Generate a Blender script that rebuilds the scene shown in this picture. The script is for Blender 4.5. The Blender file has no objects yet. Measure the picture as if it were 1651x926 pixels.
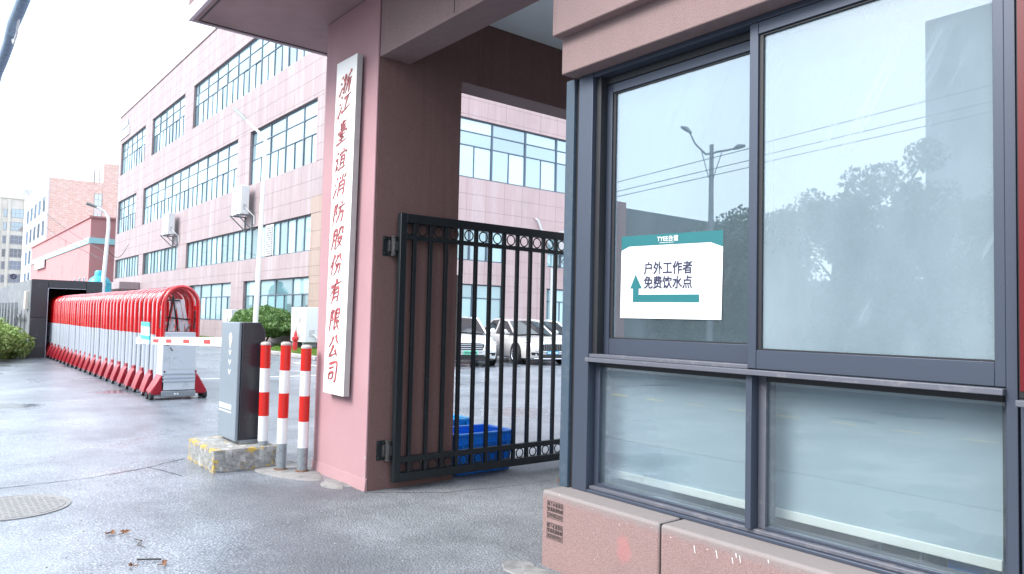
import bpy, bmesh, math, random
from mathutils import Vector, Matrix
R = math.radians
random.seed(7)
sc = bpy.context.scene
col = sc.collection

# ------------------------------------------------------------------ camera
cam_d = bpy.data.cameras.new('camera')
cam = bpy.data.objects.new('camera', cam_d); col.objects.link(cam)
cam_d.sensor_width = 36.0
cam_d.lens = 1185.79 / 1651.0 * 36.0
cam_d.clip_start = 0.05; cam_d.clip_end = 2000
rot = Matrix(((0.62726, 0.02102, 0.77852), (0.77842, -0.04591, -0.62607), (0.02258, 0.99872, -0.04516)))
cam.matrix_world = Matrix.Translation((0, 0, 1.5)) @ rot.to_4x4()
sc.camera = cam

# ------------------------------------------------------------------ sky, sun, exposure
SUN_EL, SUN_AZ = R(40), R(196)
w = bpy.data.worlds.new("World"); sc.world = w; w.use_nodes = True
nt = w.node_tree; nt.nodes.clear()
out = nt.nodes.new('ShaderNodeOutputWorld'); bg = nt.nodes.new('ShaderNodeBackground')
sky = nt.nodes.new('ShaderNodeTexSky'); sky.sky_type = 'NISHITA'; sky.sun_disc = False
sky.sun_elevation = SUN_EL; sky.sun_rotation = SUN_AZ; sky.air_density = 1.2; sky.dust_density = 2.0
tc = nt.nodes.new('ShaderNodeTexCoord'); mp = nt.nodes.new('ShaderNodeMapping')
mp.inputs['Scale'].default_value = (1.0, 1.0, 2.2)
nz = nt.nodes.new('ShaderNodeTexNoise'); nz.inputs['Scale'].default_value = 2.3; nz.inputs['Detail'].default_value = 6
rp = nt.nodes.new('ShaderNodeValToRGB'); rp.color_ramp.elements[0].position = 0.38; rp.color_ramp.elements[1].position = 0.62
rp.color_ramp.elements[0].color = (0.55, 0.55, 0.55, 1); rp.color_ramp.elements[1].color = (0.97, 0.97, 0.97, 1)
mx = nt.nodes.new('ShaderNodeMixRGB'); mx.inputs[2].default_value = (8.75, 9.75, 10.95, 1)
bg.inputs[1].default_value = 0.1
L = nt.links.new
L(tc.outputs['Generated'], mp.inputs[0]); L(mp.outputs[0], nz.inputs['Vector']); L(nz.outputs['Fac'], rp.inputs[0])
L(rp.outputs[0], mx.inputs[0]); L(sky.outputs[0], mx.inputs[1]); L(mx.outputs[0], bg.inputs[0]); L(bg.outputs[0], out.inputs[0])
sd = bpy.data.lights.new('sun', 'SUN'); sd.energy = 1.5; sd.angle = R(28); sd.color = (1.0, 0.965, 0.92)
sun = bpy.data.objects.new('sun', sd); col.objects.link(sun)
sdir = Vector((math.sin(SUN_AZ) * math.cos(SUN_EL), math.cos(SUN_AZ) * math.cos(SUN_EL), math.sin(SUN_EL)))
sun.rotation_euler = sdir.to_track_quat('Z', 'Y').to_euler()
sun.location = (0, 0, 60)
vs = sc.view_settings
vs.view_transform = 'Standard'; vs.look = 'None'; vs.gamma = 1.0; vs.exposure = 1.6; vs.use_curve_mapping = False
sc.cycles.max_bounces = 8; sc.cycles.transparent_max_bounces = 12
sc.cycles.use_denoising = True
sc.cycles.caustics_reflective = False; sc.cycles.caustics_refractive = False

# ------------------------------------------------------------------ materials
class N:
    """tiny node helper"""
    def __init__(s, name):
        s.m = bpy.data.materials.new(name); s.m.use_nodes = True
        s.t = s.m.node_tree; s.t.nodes.clear()
        s.out = s.t.nodes.new('ShaderNodeOutputMaterial')
    def n(s, t, **kw):
        x = s.t.nodes.new(t)
        for k, v in kw.items():
            if hasattr(x, k): setattr(x, k, v)
        return x
    def l(s, a, b): s.t.links.new(a, b)
    def pos(s, scale=(1, 1, 1)):
        g = s.n('ShaderNodeNewGeometry'); m = s.n('ShaderNodeMapping'); m.inputs['Scale'].default_value = scale
        s.l(g.outputs['Position'], m.inputs[0]); return m.outputs[0]
    def noise(s, scale, detail=4, vec=None, rough=0.55):
        x = s.n('ShaderNodeTexNoise'); x.inputs['Scale'].default_value = scale; x.inputs['Detail'].default_value = detail
        x.inputs['Roughness'].default_value = rough
        s.l(vec if vec is not None else s.pos(), x.inputs['Vector']); return x.outputs['Fac']
    def ramp(s, f, p0, p1, c0=(0, 0, 0), c1=(1, 1, 1)):
        r = s.n('ShaderNodeValToRGB'); e = r.color_ramp.elements
        e[0].position = p0; e[1].position = p1; e[0].color = (*c0, 1); e[1].color = (*c1, 1)
        s.l(f, r.inputs[0]); return r.outputs[0]
    def mix(s, f, a, b, bt='MIX'):
        x = s.n('ShaderNodeMixRGB'); x.blend_type = bt
        for i, v in ((0, f), (1, a), (2, b)):
            if isinstance(v, (int, float)): x.inputs[i].default_value = v
            elif isinstance(v, tuple): x.inputs[i].default_value = (*v, 1)
            else: s.l(v, x.inputs[i])
        return x.outputs[0]
    def math(s, op, a, b=0.0, c=None):
        x = s.n('ShaderNodeMath'); x.operation = op
        for i, v in enumerate((a, b) if c is None else (a, b, c)):
            if isinstance(v, (int, float)): x.inputs[i].default_value = v
            else: s.l(v, x.inputs[i])
        return x.outputs[0]
    def bump(s, h, strength=0.3, dist=0.01):
        b = s.n('ShaderNodeBump'); b.inputs['Strength'].default_value = strength; b.inputs['Distance'].default_value = dist
        s.l(h, b.inputs['Height']); return b.outputs[0]
    def bsdf(s, color, rough=0.6, metal=0.0, normal=None, spec=0.5, coat=0.0):
        b = s.n('ShaderNodeBsdfPrincipled')
        for k, v in (('Base Color', color), ('Roughness', rough), ('Metallic', metal), ('Specular IOR Level', spec), ('Coat Weight', coat)):
            i = b.inputs[k]
            if isinstance(v, tuple): i.default_value = (*v, 1)
            elif isinstance(v, (int, float)): i.default_value = v
            else: s.l(v, i)
        if normal is not None: s.l(normal, b.inputs['Normal'])
        s.l(b.outputs[0], s.out.inputs[0]); return b

def plain(name, c, rough=0.55, metal=0.0, var=0.12, scale=6, bump=0.0, bscale=120, spec=0.5, coat=0.0):
    s = N(name)
    f = s.noise(scale, 5)
    d = tuple(max(0, x * (1 - var)) for x in c); e = tuple(min(1, x * (1 + var)) for x in c)
    cc = s.ramp(f, 0.3, 0.7, d, e)
    nm = s.bump(s.noise(bscale, 3), bump, 0.004) if bump else None
    s.bsdf(cc, rough, metal, nm, spec, coat); return s.m

def worn(name, c, dirt, amount=0.5, rough=0.5, metal=0.0, scale=9, fine=70, bump=0.15):
    """paint with scuffs and grime"""
    s = N(name)
    a = s.ramp(s.noise(scale, 8, rough=0.7), amount, amount + 0.12)
    b = s.ramp(s.noise(fine, 4), 0.62, 0.72)
    cc = s.mix(s.math('MULTIPLY', a, 0.75), c, dirt)
    cc = s.mix(s.math('MULTIPLY', b, 0.35), cc, dirt)
    s.bsdf(cc, s.math('ADD', s.math('MULTIPLY', a, 0.25), rough), metal, s.bump(s.noise(fine * 1.5, 3), bump, 0.003)); return s.m

def granular(name, c, dark, light, sc_=170, bump=0.5):
    """sprayed stone-chip render: coloured grains, pits, faint streaks"""
    s = N(name)
    g = s.noise(sc_, 2); big = s.noise(2.2, 5); st = s.noise(1.0, 5, s.pos((9, 9, 0.7)))
    cc = s.ramp(g, 0.30, 0.72, dark, light)
    cc = s.mix(0.55, c, cc)
    pit = s.ramp(s.noise(70, 2), 0.71, 0.76)
    cc = s.mix(s.math('MULTIPLY', pit, 0.6), cc, tuple(x * 0.35 for x in c))
    cc = s.mix(s.math('MULTIPLY', s.ramp(big, 0.35, 0.75), 0.25), cc, tuple(x * 0.72 for x in c))
    cc = s.mix(s.math('MULTIPLY', s.ramp(st, 0.55, 0.70), 0.32), cc, tuple(min(1, x * 1.3) for x in c))
    st2 = s.noise(1.0, 5, s.pos((14, 14, 0.5)))
    cc = s.mix(s.math('MULTIPLY', s.ramp(st2, 0.57, 0.72), 0.35), cc, tuple(x * 0.6 for x in c))
    s.bsdf(cc, 0.85, 0, s.bump(s.mix(0.4, g, s.noise(60, 3)), bump, 0.006), 0.3); return s.m

M = {}
M['granite_render'] = granular('pink stone-chip render', (0.275, 0.188, 0.182), (0.17, 0.112, 0.107), (0.39, 0.285, 0.278))
M['shaded_render'] = granular('shaded stone-chip render', (0.19, 0.105, 0.095), (0.125, 0.068, 0.06), (0.265, 0.157, 0.145))  # darker copy of the stone-chip render, with shade put into its colour

def base_wall_mat():
    s = N('pink guardhouse base render')
    g = s.noise(150, 2)
    cc = s.mix(0.5, (0.275, 0.178, 0.168), s.ramp(g, 0.3, 0.7, (0.175, 0.11, 0.103), (0.38, 0.27, 0.258)))
    pos = s.n('ShaderNodeNewGeometry'); sep = s.n('ShaderNodeSeparateXYZ'); s.l(pos.outputs['Position'], sep.inputs[0])
    # dust lying on the ledge and along its rounded edge
    zz = s.math('ADD', sep.outputs[2], s.math('MULTIPLY', s.noise(14, 6), 0.05))
    ed = s.n('ShaderNodeMapRange'); ed.inputs[1].default_value = 0.425; ed.inputs[2].default_value = 0.475; s.l(zz, ed.inputs[0])
    cc = s.mix(s.math('MULTIPLY', ed.outputs[0], 0.8), cc, (0.25, 0.235, 0.23))
    sp = s.ramp(s.noise(48, 3), 0.73, 0.75)
    cc = s.mix(sp, cc, (0.75, 0.72, 0.70))
    bl = s.ramp(s.noise(3, 6), 0.55, 0.75)
    cc = s.mix(s.math('MULTIPLY', bl, 0.35), cc, (0.20, 0.125, 0.118))
    # a smear of red marking paint
    v = s.n('ShaderNodeVectorMath'); v.operation = 'DISTANCE'; m = s.n('ShaderNodeMapping')
    m.inputs['Location'].default_value = (2.775 / 0.055, 0, -0.262 / 0.075); m.inputs['Scale'].default_value = (1 / 0.055, 0, 1 / 0.075)
    s.l(pos.outputs['Position'], m.inputs[0]); s.l(m.outputs[0], v.inputs[0])
    d = s.math('ADD', v.outputs['Value'], s.math('MULTIPLY', s.noise(25, 4), 1.1))
    rd = s.n('ShaderNodeMapRange'); rd.inputs[1].default_value = 1.75; rd.inputs[2].default_value = 1.1; s.l(d, rd.inputs[0])
    cc = s.mix(s.math('MULTIPLY', rd.outputs[0], 0.38), cc, (0.50, 0.17, 0.17))
    s.bsdf(cc, 0.85, 0, s.bump(s.mix(0.4, g, s.noise(50, 3)), 0.55, 0.006), 0.3); return s.m
M['base_wall'] = base_wall_mat()

def paint_mat():
    s = N('smooth pink wall paint')
    f = s.noise(1.4, 6); st = s.noise(1, 5, s.pos((7, 7, 0.5)))
    cc = s.ramp(f, 0.3, 0.75, (0.40, 0.225, 0.245), (0.45, 0.265, 0.285))
    cc = s.mix(s.math('MULTIPLY', s.ramp(st, 0.55, 0.75), 0.25), cc, (0.37, 0.215, 0.23))
    sp = s.ramp(s.noise(38, 3), 0.735, 0.75); cc = s.mix(s.math('MULTIPLY', sp, 0.6), cc, (0.35, 0.22, 0.22))
    pos = s.n('ShaderNodeNewGeometry'); sep = s.n('ShaderNodeSeparateXYZ'); s.l(pos.outputs['Position'], sep.inputs[0])
    low = s.n('ShaderNodeMapRange'); low.inputs[1].default_value = 0.32; low.inputs[2].default_value = 0.0
    s.l(s.math('ADD', sep.outputs[2], s.math('MULTIPLY', s.noise(6, 6), 0.25)), low.inputs[0])
    cc = s.mix(s.math('MULTIPLY', low.outputs[0], 0.6), cc, (0.36, 0.235, 0.235))
    s.bsdf(cc, 0.7, 0, s.bump(s.mix(0.5, s.noise(90, 3), s.noise(9, 4)), 0.25, 0.008), 0.35); return s.m
M['pink_paint'] = paint_mat()

def tile_mat(name, c, stain):
    s = N(name)
    oi = s.n('ShaderNodeObjectInfo')
    st = s.noise(1, 6, s.pos((1.3, 1.3, 0.13)), 0.65); bl = s.noise(0.45, 6); fn = s.noise(9, 4, s.pos((1, 1, 0.3)))
    cc = s.mix(s.math('MULTIPLY', oi.outputs['Random'], 0.35), c, tuple(x * 0.86 for x in c))
    cc = s.mix(s.math('MULTIPLY', s.ramp(st, 0.48, 0.68), 0.55), cc, stain)
    cc = s.mix(s.math('MULTIPLY', s.ramp(bl, 0.5, 0.7), 0.35), cc, tuple(x * 0.72 for x in c))
    run = s.math('MULTIPLY', s.ramp(s.noise(1, 4, s.pos((5, 5, 0.22)), 0.6), 0.54, 0.72), s.ramp(s.noise(0.25, 4), 0.42, 0.62))
    cc = s.mix(s.math('MULTIPLY', run, 0.4), cc, (c[0] * 0.62, c[1] * 0.55, c[2] * 0.55))
    cc = s.mix(s.math('MULTIPLY', s.ramp(fn, 0.5, 0.8), 0.25), cc, tuple(x * 0.8 for x in c))
    s.bsdf(cc, 0.6, 0, s.bump(s.noise(30, 3), 0.15, 0.004), 0.35); return s.m
M['tile'] = tile_mat('pink facade stone', (0.345, 0.272, 0.28), (0.47, 0.43, 0.44))
M['tile_b'] = tile_mat('lightened salmon facade stone', (0.56, 0.405, 0.395), (0.66, 0.55, 0.545))  # side-wall copy of the facade stone, lightened to make up for missing sun
M['tile_beige'] = tile_mat('beige facade stone', (0.37, 0.28, 0.235), (0.44, 0.36, 0.315))
M['joint'] = plain('mortar joint', (0.33, 0.25, 0.25), 0.9)
M['reveal'] = plain('pink window reveal', (0.36, 0.25, 0.25), 0.8)

def asphalt_mat(name='asphalt', yard=True):
    s = N(name)
    g = s.n('ShaderNodeNewGeometry'); sep = s.n('ShaderNodeSeparateXYZ'); s.l(g.outputs['Position'], sep.inputs[0])
    n1 = s.noise(0.8, 6); n2 = s.noise(75, 3); n3 = s.noise(170, 2); n4 = s.noise(5, 6); vo = s.n('ShaderNodeTexVoronoi'); vo.inputs['Scale'].default_value = 62
    s.l(g.outputs['Position'], vo.inputs['Vector'])
    def sm(v, a, b):
        r = s.n('ShaderNodeMapRange'); r.interpolation_type = 'SMOOTHSTEP'; r.inputs[1].default_value = a; r.inputs[2].default_value = b
        s.l(v, r.inputs[0]); return r.outputs[0]
    xx = s.math('ADD', sep.outputs[0], s.math('MULTIPLY', s.math('SUBTRACT', n1, 0.5), 2.2))
    yy = s.math('ADD', sep.outputs[1], s.math('MULTIPLY', s.math('SUBTRACT', n1, 0.5), 1.6))
    dry = s.math('MULTIPLY', s.math('MULTIPLY', sm(xx, -6.9, -5.3), sm(yy, 1.35, 2.6)), sm(yy, 7.5, 6.0))
    if not yard: dry = sm(n1, 0.35, 0.6)
    puddle = s.ramp(s.noise(0.45, 5), 0.57, 0.66)
    pd = s.math('MULTIPLY', puddle, s.math('SUBTRACT', 1.0, dry))
    chips = s.ramp(n2, 0.30, 0.72, (0.05, 0.053, 0.06), (0.50, 0.51, 0.525))
    chips2 = s.ramp(vo.outputs['Distance'], 0.0, 0.5, (1.45, 1.45, 1.45), (0.38, 0.38, 0.40))
    base = s.mix(1.0, chips, chips2, 'MULTIPLY')
    base = s.mix(1.0, base, (0.94, 0.995, 1.045), 'MULTIPLY')
    base = s.mix(s.ramp(n3, 0.66, 0.72), base, (0.33, 0.32, 0.31))
    dryc = s.mix(0.45, base, (0.23, 0.235, 0.24))
    dryc = s.mix(s.math('MULTIPLY', s.ramp(n4, 0.4, 0.7), 0.3), dryc, (0.10, 0.10, 0.10))
    wetc = s.mix(s.math('MULTIPLY', pd, 0.5), base, (0.035, 0.037, 0.042))
    wetc = s.mix(s.math('MULTIPLY', s.ramp(n4, 0.35, 0.7), 0.35), wetc, (0.17, 0.18, 0.195))
    wetc = s.mix(1.0, wetc, (1.34, 1.37, 1.38), 'MULTIPLY')
    cc = s.mix(dry, wetc, dryc)
    tone = s.ramp(s.noise(0.9, 7, None, 0.68), 0.35, 0.68, (0.62, 0.63, 0.66), (1.48, 1.49, 1.50))
    cc = s.mix(1.0, cc, tone, 'MULTIPLY')
    damp = s.math('MULTIPLY', s.math('MULTIPLY', dry, s.math('SUBTRACT', 1.0, dry)), 4.0)
    cc = s.mix(s.math('MULTIPLY', damp, 0.6), cc, (0.065, 0.07, 0.08))
    rw = s.math('SUBTRACT', 0.30, s.math('MULTIPLY', pd, 0.19))
    rg = s.math('ADD', rw, s.math('MULTIPLY', dry, 0.50))
    h = s.math('ADD', s.math('MULTIPLY', vo.outputs['Distance'], -0.8), n2)
    b = s.n('ShaderNodeBump'); b.inputs['Distance'].default_value = 0.012
    s.l(h, b.inputs['Height'])
    s.l(s.math('ADD', 0.17, s.math('SUBTRACT', s.math('MULTIPLY', dry, 0.55), s.math('MULTIPLY', pd, 0.13))), b.inputs['Strength'])
    bs = s.bsdf(cc, rg, 0, b.outputs[0], 0.9)
    return s.m
M['asphalt'] = asphalt_mat()
M['road'] = asphalt_mat('street asphalt', False)
M['concrete'] = worn('cement patch', (0.25, 0.245, 0.24), (0.13, 0.13, 0.13), 0.5, 0.8, 0, 5, 60, 0.5)
M['pavement'] = plain('pavement concrete', (0.30, 0.29, 0.28), 0.85, 0, 0.2, 3, 0.3)
M['kerbstone'] = plain('kerb stone', (0.36, 0.355, 0.35), 0.85, 0, 0.2, 3, 0.3)
M['white_line'] = worn('white road paint', (0.72, 0.72, 0.70), (0.2, 0.2, 0.2), 0.55, 0.6)
M['yellow_line'] = worn('yellow road paint', (0.72, 0.50, 0.10), (0.2, 0.2, 0.2), 0.6, 0.6)
M['alu'] = worn('slate grey window aluminium', (0.062, 0.076, 0.108), (0.10, 0.115, 0.145), 0.62, 0.42, 0.3, 5, 90, 0.04)
M['alu_dark'] = plain('dark window gasket', (0.02, 0.021, 0.025), 0.5)
M['alu_sill'] = worn('dusty aluminium sill', (0.13, 0.135, 0.165), (0.23, 0.22, 0.225), 0.54, 0.5, 0.3, 14, 90, 0.06)
M['post_blue'] = worn('weathered blue-grey steel', (0.055, 0.085, 0.12), (0.10, 0.125, 0.15), 0.52, 0.55, 0.2, 22, 120, 0.2)
M['gate_black'] = worn('black gate paint', (0.012, 0.017, 0.021), (0.05, 0.055, 0.055), 0.6, 0.38, 0.1, 16, 120, 0.1)
M['rust'] = plain('rusty steel', (0.14, 0.075, 0.045), 0.8, 0.2, 0.5, 40, 0.4)
M['hinge_dark'] = worn('dull hinge steel', (0.05, 0.05, 0.052), (0.16, 0.13, 0.11), 0.55, 0.5, 0.3, 40, 120, 0.1)
M['white_board'] = plain('white sign board', (0.90, 0.885, 0.85), 0.5, 0, 0.03)
M['board_edge'] = plain('board edge', (0.40, 0.395, 0.38), 0.6, 0, 0.1)
M['brush_red'] = plain('faded red lettering', (0.38, 0.07, 0.075), 0.5, 0, 0.35, 14)
M['brown_ink'] = plain('brown small lettering', (0.42, 0.36, 0.35), 0.6)
M['slab'] = plain('canopy underside plaster', (0.35, 0.225, 0.225), 0.85, 0, 0.15, 2, 0.2)
M['ceiling'] = plain('pale ceiling paint', (0.78, 0.84, 0.84), 0.8, 0, 0.06, 1.5)
M['fascia_lilac'] = plain('pale fascia paint', (0.62, 0.52, 0.56), 0.7, 0, 0.08, 3)
M['red'] = plain('glossy red enamel', (0.48, 0.004, 0.007), 0.2, 0, 0.12, 3, 0, 100, 0.5, 0.35)
M['red_matt'] = worn('red reflective band', (0.58, 0.012, 0.006), (0.46, 0.05, 0.04), 0.66, 0.4, 0, 12, 90, 0.04)
M['red_foot'] = worn('scuffed red cover', (0.30, 0.004, 0.016), (0.18, 0.015, 0.022), 0.62, 0.35, 0, 9, 60, 0.05)
M['white'] = plain('white enamel', (0.74, 0.77, 0.80), 0.35, 0, 0.03, 4)
M['white_band'] = worn('white reflective band', (0.75, 0.75, 0.75), (0.55, 0.53, 0.50), 0.6, 0.4, 0, 12, 90, 0.04)
M['steel_tube'] = worn('brushed pale steel', (0.42, 0.46, 0.52), (0.34, 0.38, 0.44), 0.55, 0.33, 0.12, 6, 80, 0.03)
M['steel_box'] = worn('dusty steel sheet', (0.60, 0.63, 0.67), (0.36, 0.37, 0.38), 0.56, 0.35, 0.25, 5, 60, 0.05)
M['galv'] = worn('galvanised steel', (0.30, 0.335, 0.36), (0.20, 0.215, 0.225), 0.5, 0.42, 0.5, 18, 90, 0.06)
M['cap_grey'] = worn('grey cap', (0.48, 0.46, 0.43), (0.35, 0.30, 0.28), 0.5, 0.6)
M['cab_grey'] = plain('barrier door grey', (0.20, 0.24, 0.28), 0.35, 0.1, 0.04, 3)
M['cab_dark'] = worn('barrier dark housing', (0.026, 0.028, 0.036), (0.06, 0.06, 0.065), 0.62, 0.22, 0.1, 7, 90, 0.02)
M['print_white'] = plain('white print', (0.80, 0.82, 0.84), 0.5, 0, 0.02)
M['cyan'] = plain('cyan plastic', (0.03, 0.50, 0.58), 0.4, 0, 0.08)
M['cyan_pale'] = plain('pale cyan print', (0.48, 0.76, 0.80), 0.4, 0, 0.05)
M['teal'] = plain('teal print', (0.012, 0.15, 0.165), 0.45, 0, 0.03)
M['paper'] = plain('white printed sheet', (0.82, 0.84, 0.84), 0.45, 0, 0.015)
M['ink_navy'] = plain('navy print', (0.03, 0.03, 0.075), 0.5, 0, 0.02)
M['ink_black'] = worn('stencil ink', (0.045, 0.032, 0.032), (0.22, 0.145, 0.14), 0.56, 0.8, 0, 60, 200, 0.2)
def block_mat():
    s = N('yellow paint flaking off concrete')
    g = s.n('ShaderNodeTexCoord'); sp = s.n('ShaderNodeSeparateXYZ'); s.l(g.outputs['Generated'], sp.inputs[0]); b = s.noise(30, 5)
    e = None
    for k in range(3):
        q = s.math('GREATER_THAN', s.math('ABSOLUTE', s.math('SUBTRACT', sp.outputs[k], 0.5)), (0.44, 0.42, 0.33)[k]); e = q if e is None else s.math('ADD', e, q)
    edge = s.math('MULTIPLY', s.math('GREATER_THAN', e, 1.5), 0.11)
    a = s.ramp(s.math('ADD', s.noise(9, 8, s.pos((1, 1, 1.5)), 0.7), edge), 0.60, 0.66)
    w_ = s.math('MULTIPLY', s.ramp(s.noise(8, 6, s.pos((1.4, 1.4, 0.6))), 0.54, 0.62), 0.55)
    cc = s.ramp(b, 0.3, 0.7, (0.20, 0.20, 0.19), (0.36, 0.36, 0.35))
    cc = s.mix(w_, cc, (0.58, 0.58, 0.56)); cc = s.mix(s.math('MULTIPLY', a, 0.85), cc, (0.60, 0.40, 0.06))
    s.bsdf(cc, 0.85, 0, s.bump(s.math('ADD', b, s.math('MULTIPLY', a, 0.4)), 0.6, 0.01), 0.3); return s.m
M['block'] = block_mat()
M['crate_blue'] = plain('blue crate plastic', (0.02, 0.26, 0.95), 0.3, 0, 0.08, 4)
M['crate_sky'] = plain('light blue crate plastic', (0.03, 0.46, 0.90), 0.3, 0, 0.08, 4)
M['rubber'] = plain('black rubber', (0.018, 0.018, 0.02), 0.75)
M['black'] = plain('black plastic', (0.012, 0.012, 0.014), 0.45)
M['dark_stone'] = worn('black granite cladding', (0.030, 0.033, 0.040), (0.13, 0.14, 0.155), 0.60, 0.35, 0, 3.0, 40, 0.05)
M['grey_sheet'] = worn('grey ribbed sheet', (0.22, 0.235, 0.255), (0.33, 0.35, 0.37), 0.5, 0.6, 0, 2.5, 30, 0.05)
M['picket'] = worn('pale picket paint', (0.21, 0.22, 0.23), (0.11, 0.12, 0.13), 0.5, 0.6, 0, 4, 30, 0.1)
M['cream'] = plain('cream wall paint', (0.60, 0.56, 0.50), 0.8, 0, 0.08, 0.6)
M['pale_wall'] = plain('pale grey wall', (0.55, 0.545, 0.54), 0.8, 0, 0.06, 0.6)
M['red_wall'] = worn('red wall paint', (0.50, 0.23, 0.23), (0.40, 0.15, 0.15), 0.56, 0.8, 0, 0.5, 6, 0.05)
M['turq'] = plain('turquoise band', (0.36, 0.66, 0.68), 0.7, 0, 0.08, 1)
M['tank'] = plain('turquoise tank plastic', (0.05, 0.42, 0.56), 0.4, 0, 0.1, 1)
M['lamp_white'] = plain('white lamp post paint', (0.80, 0.80, 0.80), 0.35, 0, 0.02)
M['lamp_grey'] = plain('grey lamp head', (0.22, 0.235, 0.23), 0.45, 0.2)
M['steel_grey'] = plain('grey steel', (0.25, 0.27, 0.29), 0.45, 0.4)
M['ac_white'] = worn('air conditioner enamel', (0.74, 0.75, 0.74), (0.55, 0.54, 0.52), 0.6, 0.4, 0, 4, 40, 0.02)
M['ac_grille'] = plain('air conditioner grille', (0.52, 0.52, 0.52), 0.5)
M['chrome'] = plain('chrome', (0.75, 0.75, 0.76), 0.12, 1.0, 0.02)
M['car_white'] = plain('white car paint', (0.74, 0.75, 0.75), 0.22, 0, 0.01, 1, 0, 100, 0.5, 0.8)
M['car_silver'] = plain('champagne car paint', (0.58, 0.56, 0.55), 0.25, 0.2, 0.02, 1, 0, 100, 0.5, 0.8)
M['car_glass'] = plain('tinted car glass', (0.018, 0.022, 0.026), 0.05, 0, 0.05, 1, 0, 100, 0.9)
M['headlamp'] = plain('headlamp lens', (0.55, 0.57, 0.60), 0.08, 0.3, 0.1, 30)
M['plate_green'] = plain('green number plate', (0.16, 0.62, 0.40), 0.4, 0, 0.1, 9)
M['plate_blue'] = plain('blue number plate', (0.04, 0.33, 0.55), 0.4, 0, 0.1, 9)
M['hydrant'] = plain('hydrant red', (0.55, 0.03, 0.03), 0.4)
M['bark'] = plain('bark', (0.10, 0.075, 0.055), 0.9, 0, 0.3, 20, 0.5)
M['soil'] = plain('soil', (0.10, 0.08, 0.06), 0.95)
def leaf_mat(name, a, b):
    s = N(name); oi = s.n('ShaderNodeNewGeometry')
    cc = s.ramp(s.noise(3.5, 3), 0.3, 0.7, a, b)
    cc = s.mix(s.math('MULTIPLY', s.noise(40, 1), 0.5), cc, tuple(x * 0.5 for x in a))
    d = s.n('ShaderNodeBsdfPrincipled'); s.l(cc, d.inputs['Base Color']); d.inputs['Roughness'].default_value = 0.45
    t = s.n('ShaderNodeBsdfTranslucent'); s.l(cc, t.inputs[0])
    m = s.n('ShaderNodeMixShader'); m.inputs[0].default_value = 0.25; s.l(d.outputs[0], m.inputs[1]); s.l(t.outputs[0], m.inputs[2])
    s.l(m.outputs[0], s.out.inputs[0]); return s.m
M['leaf_bush'] = leaf_mat('round bush leaves', (0.09, 0.20, 0.055), (0.25, 0.40, 0.12))
M['leaf_hedge'] = leaf_mat('hedge leaves', (0.15, 0.28, 0.07), (0.50, 0.60, 0.20))
M['leaf_tree'] = leaf_mat('street tree leaves', (0.05, 0.095, 0.05), (0.10, 0.16, 0.08))
M['grass'] = leaf_mat('lawn grass', (0.12, 0.25, 0.03), (0.26, 0.38, 0.07))
M['dry_leaf'] = plain('dry leaf', (0.20, 0.085, 0.04), 0.8, 0, 0.4, 30)
M['manhole'] = worn('cast iron', (0.25, 0.245, 0.24), (0.34, 0.33, 0.32), 0.5, 0.6, 0.2, 12, 60, 0.2)
M['cable'] = plain('blue-grey cable sheath', (0.20, 0.29, 0.40), 0.6, 0, 0.3, 20)
M['wire'] = plain('black wire', (0.03, 0.03, 0.035), 0.6)
M['blind'] = plain('roller blind cloth', (0.40, 0.50, 0.55), 0.85, 0, 0.03, 3)
M['blind_bar'] = plain('blind bottom bar', (0.88, 0.90, 0.84), 0.5, 0, 0.02)
M['inner_wall'] = plain('guardroom wall', (0.16, 0.10, 0.085), 0.8)
M['blue_box'] = plain('blue card', (0.02, 0.12, 0.42), 0.5)
def brick_mat():
    s = N('mottled brick cladding'); b = s.n('ShaderNodeTexBrick')
    b.inputs['Scale'].default_value = 1.0; b.inputs['Brick Width'].default_value = 0.8; b.inputs['Row Height'].default_value = 0.3
    b.inputs['Mortar Size'].default_value = 0.05
    b.inputs['Color1'].default_value = (0.56, 0.37, 0.31, 1); b.inputs['Color2'].default_value = (0.60, 0.44, 0.38, 1); b.inputs['Mortar'].default_value = (0.60, 0.50, 0.45, 1)
    m = s.n('ShaderNodeMapping'); m.inputs['Rotation'].default_value = (R(90), 0, R(90)); g = s.n('ShaderNodeNewGeometry')
    sw = s.n('ShaderNodeCombineXYZ'); sp = s.n('ShaderNodeSeparateXYZ'); s.l(g.outputs['Position'], sp.inputs[0])
    s.l(s.math('ADD', sp.outputs[0], sp.outputs[1]), sw.inputs[0]); s.l(sp.outputs[2], sw.inputs[1])
    s.l(sw.outputs[0], b.inputs['Vector'])
    cc = s.mix(s.ramp(s.noise(1.0, 3, s.pos((1.4, 1.4, 3.2))), 0.52, 0.66), b.outputs['Color'], (0.66, 0.55, 0.50))
    s.bsdf(cc, 0.85); return s.m
M['brick'] = brick_mat()
M['chip'] = plain('bare plaster', (0.46, 0.43, 0.41), 0.9)
M['dark_grey_wall'] = plain('grey backdrop render', (0.16, 0.17, 0.17), 0.85, 0, .1, 1)

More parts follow.
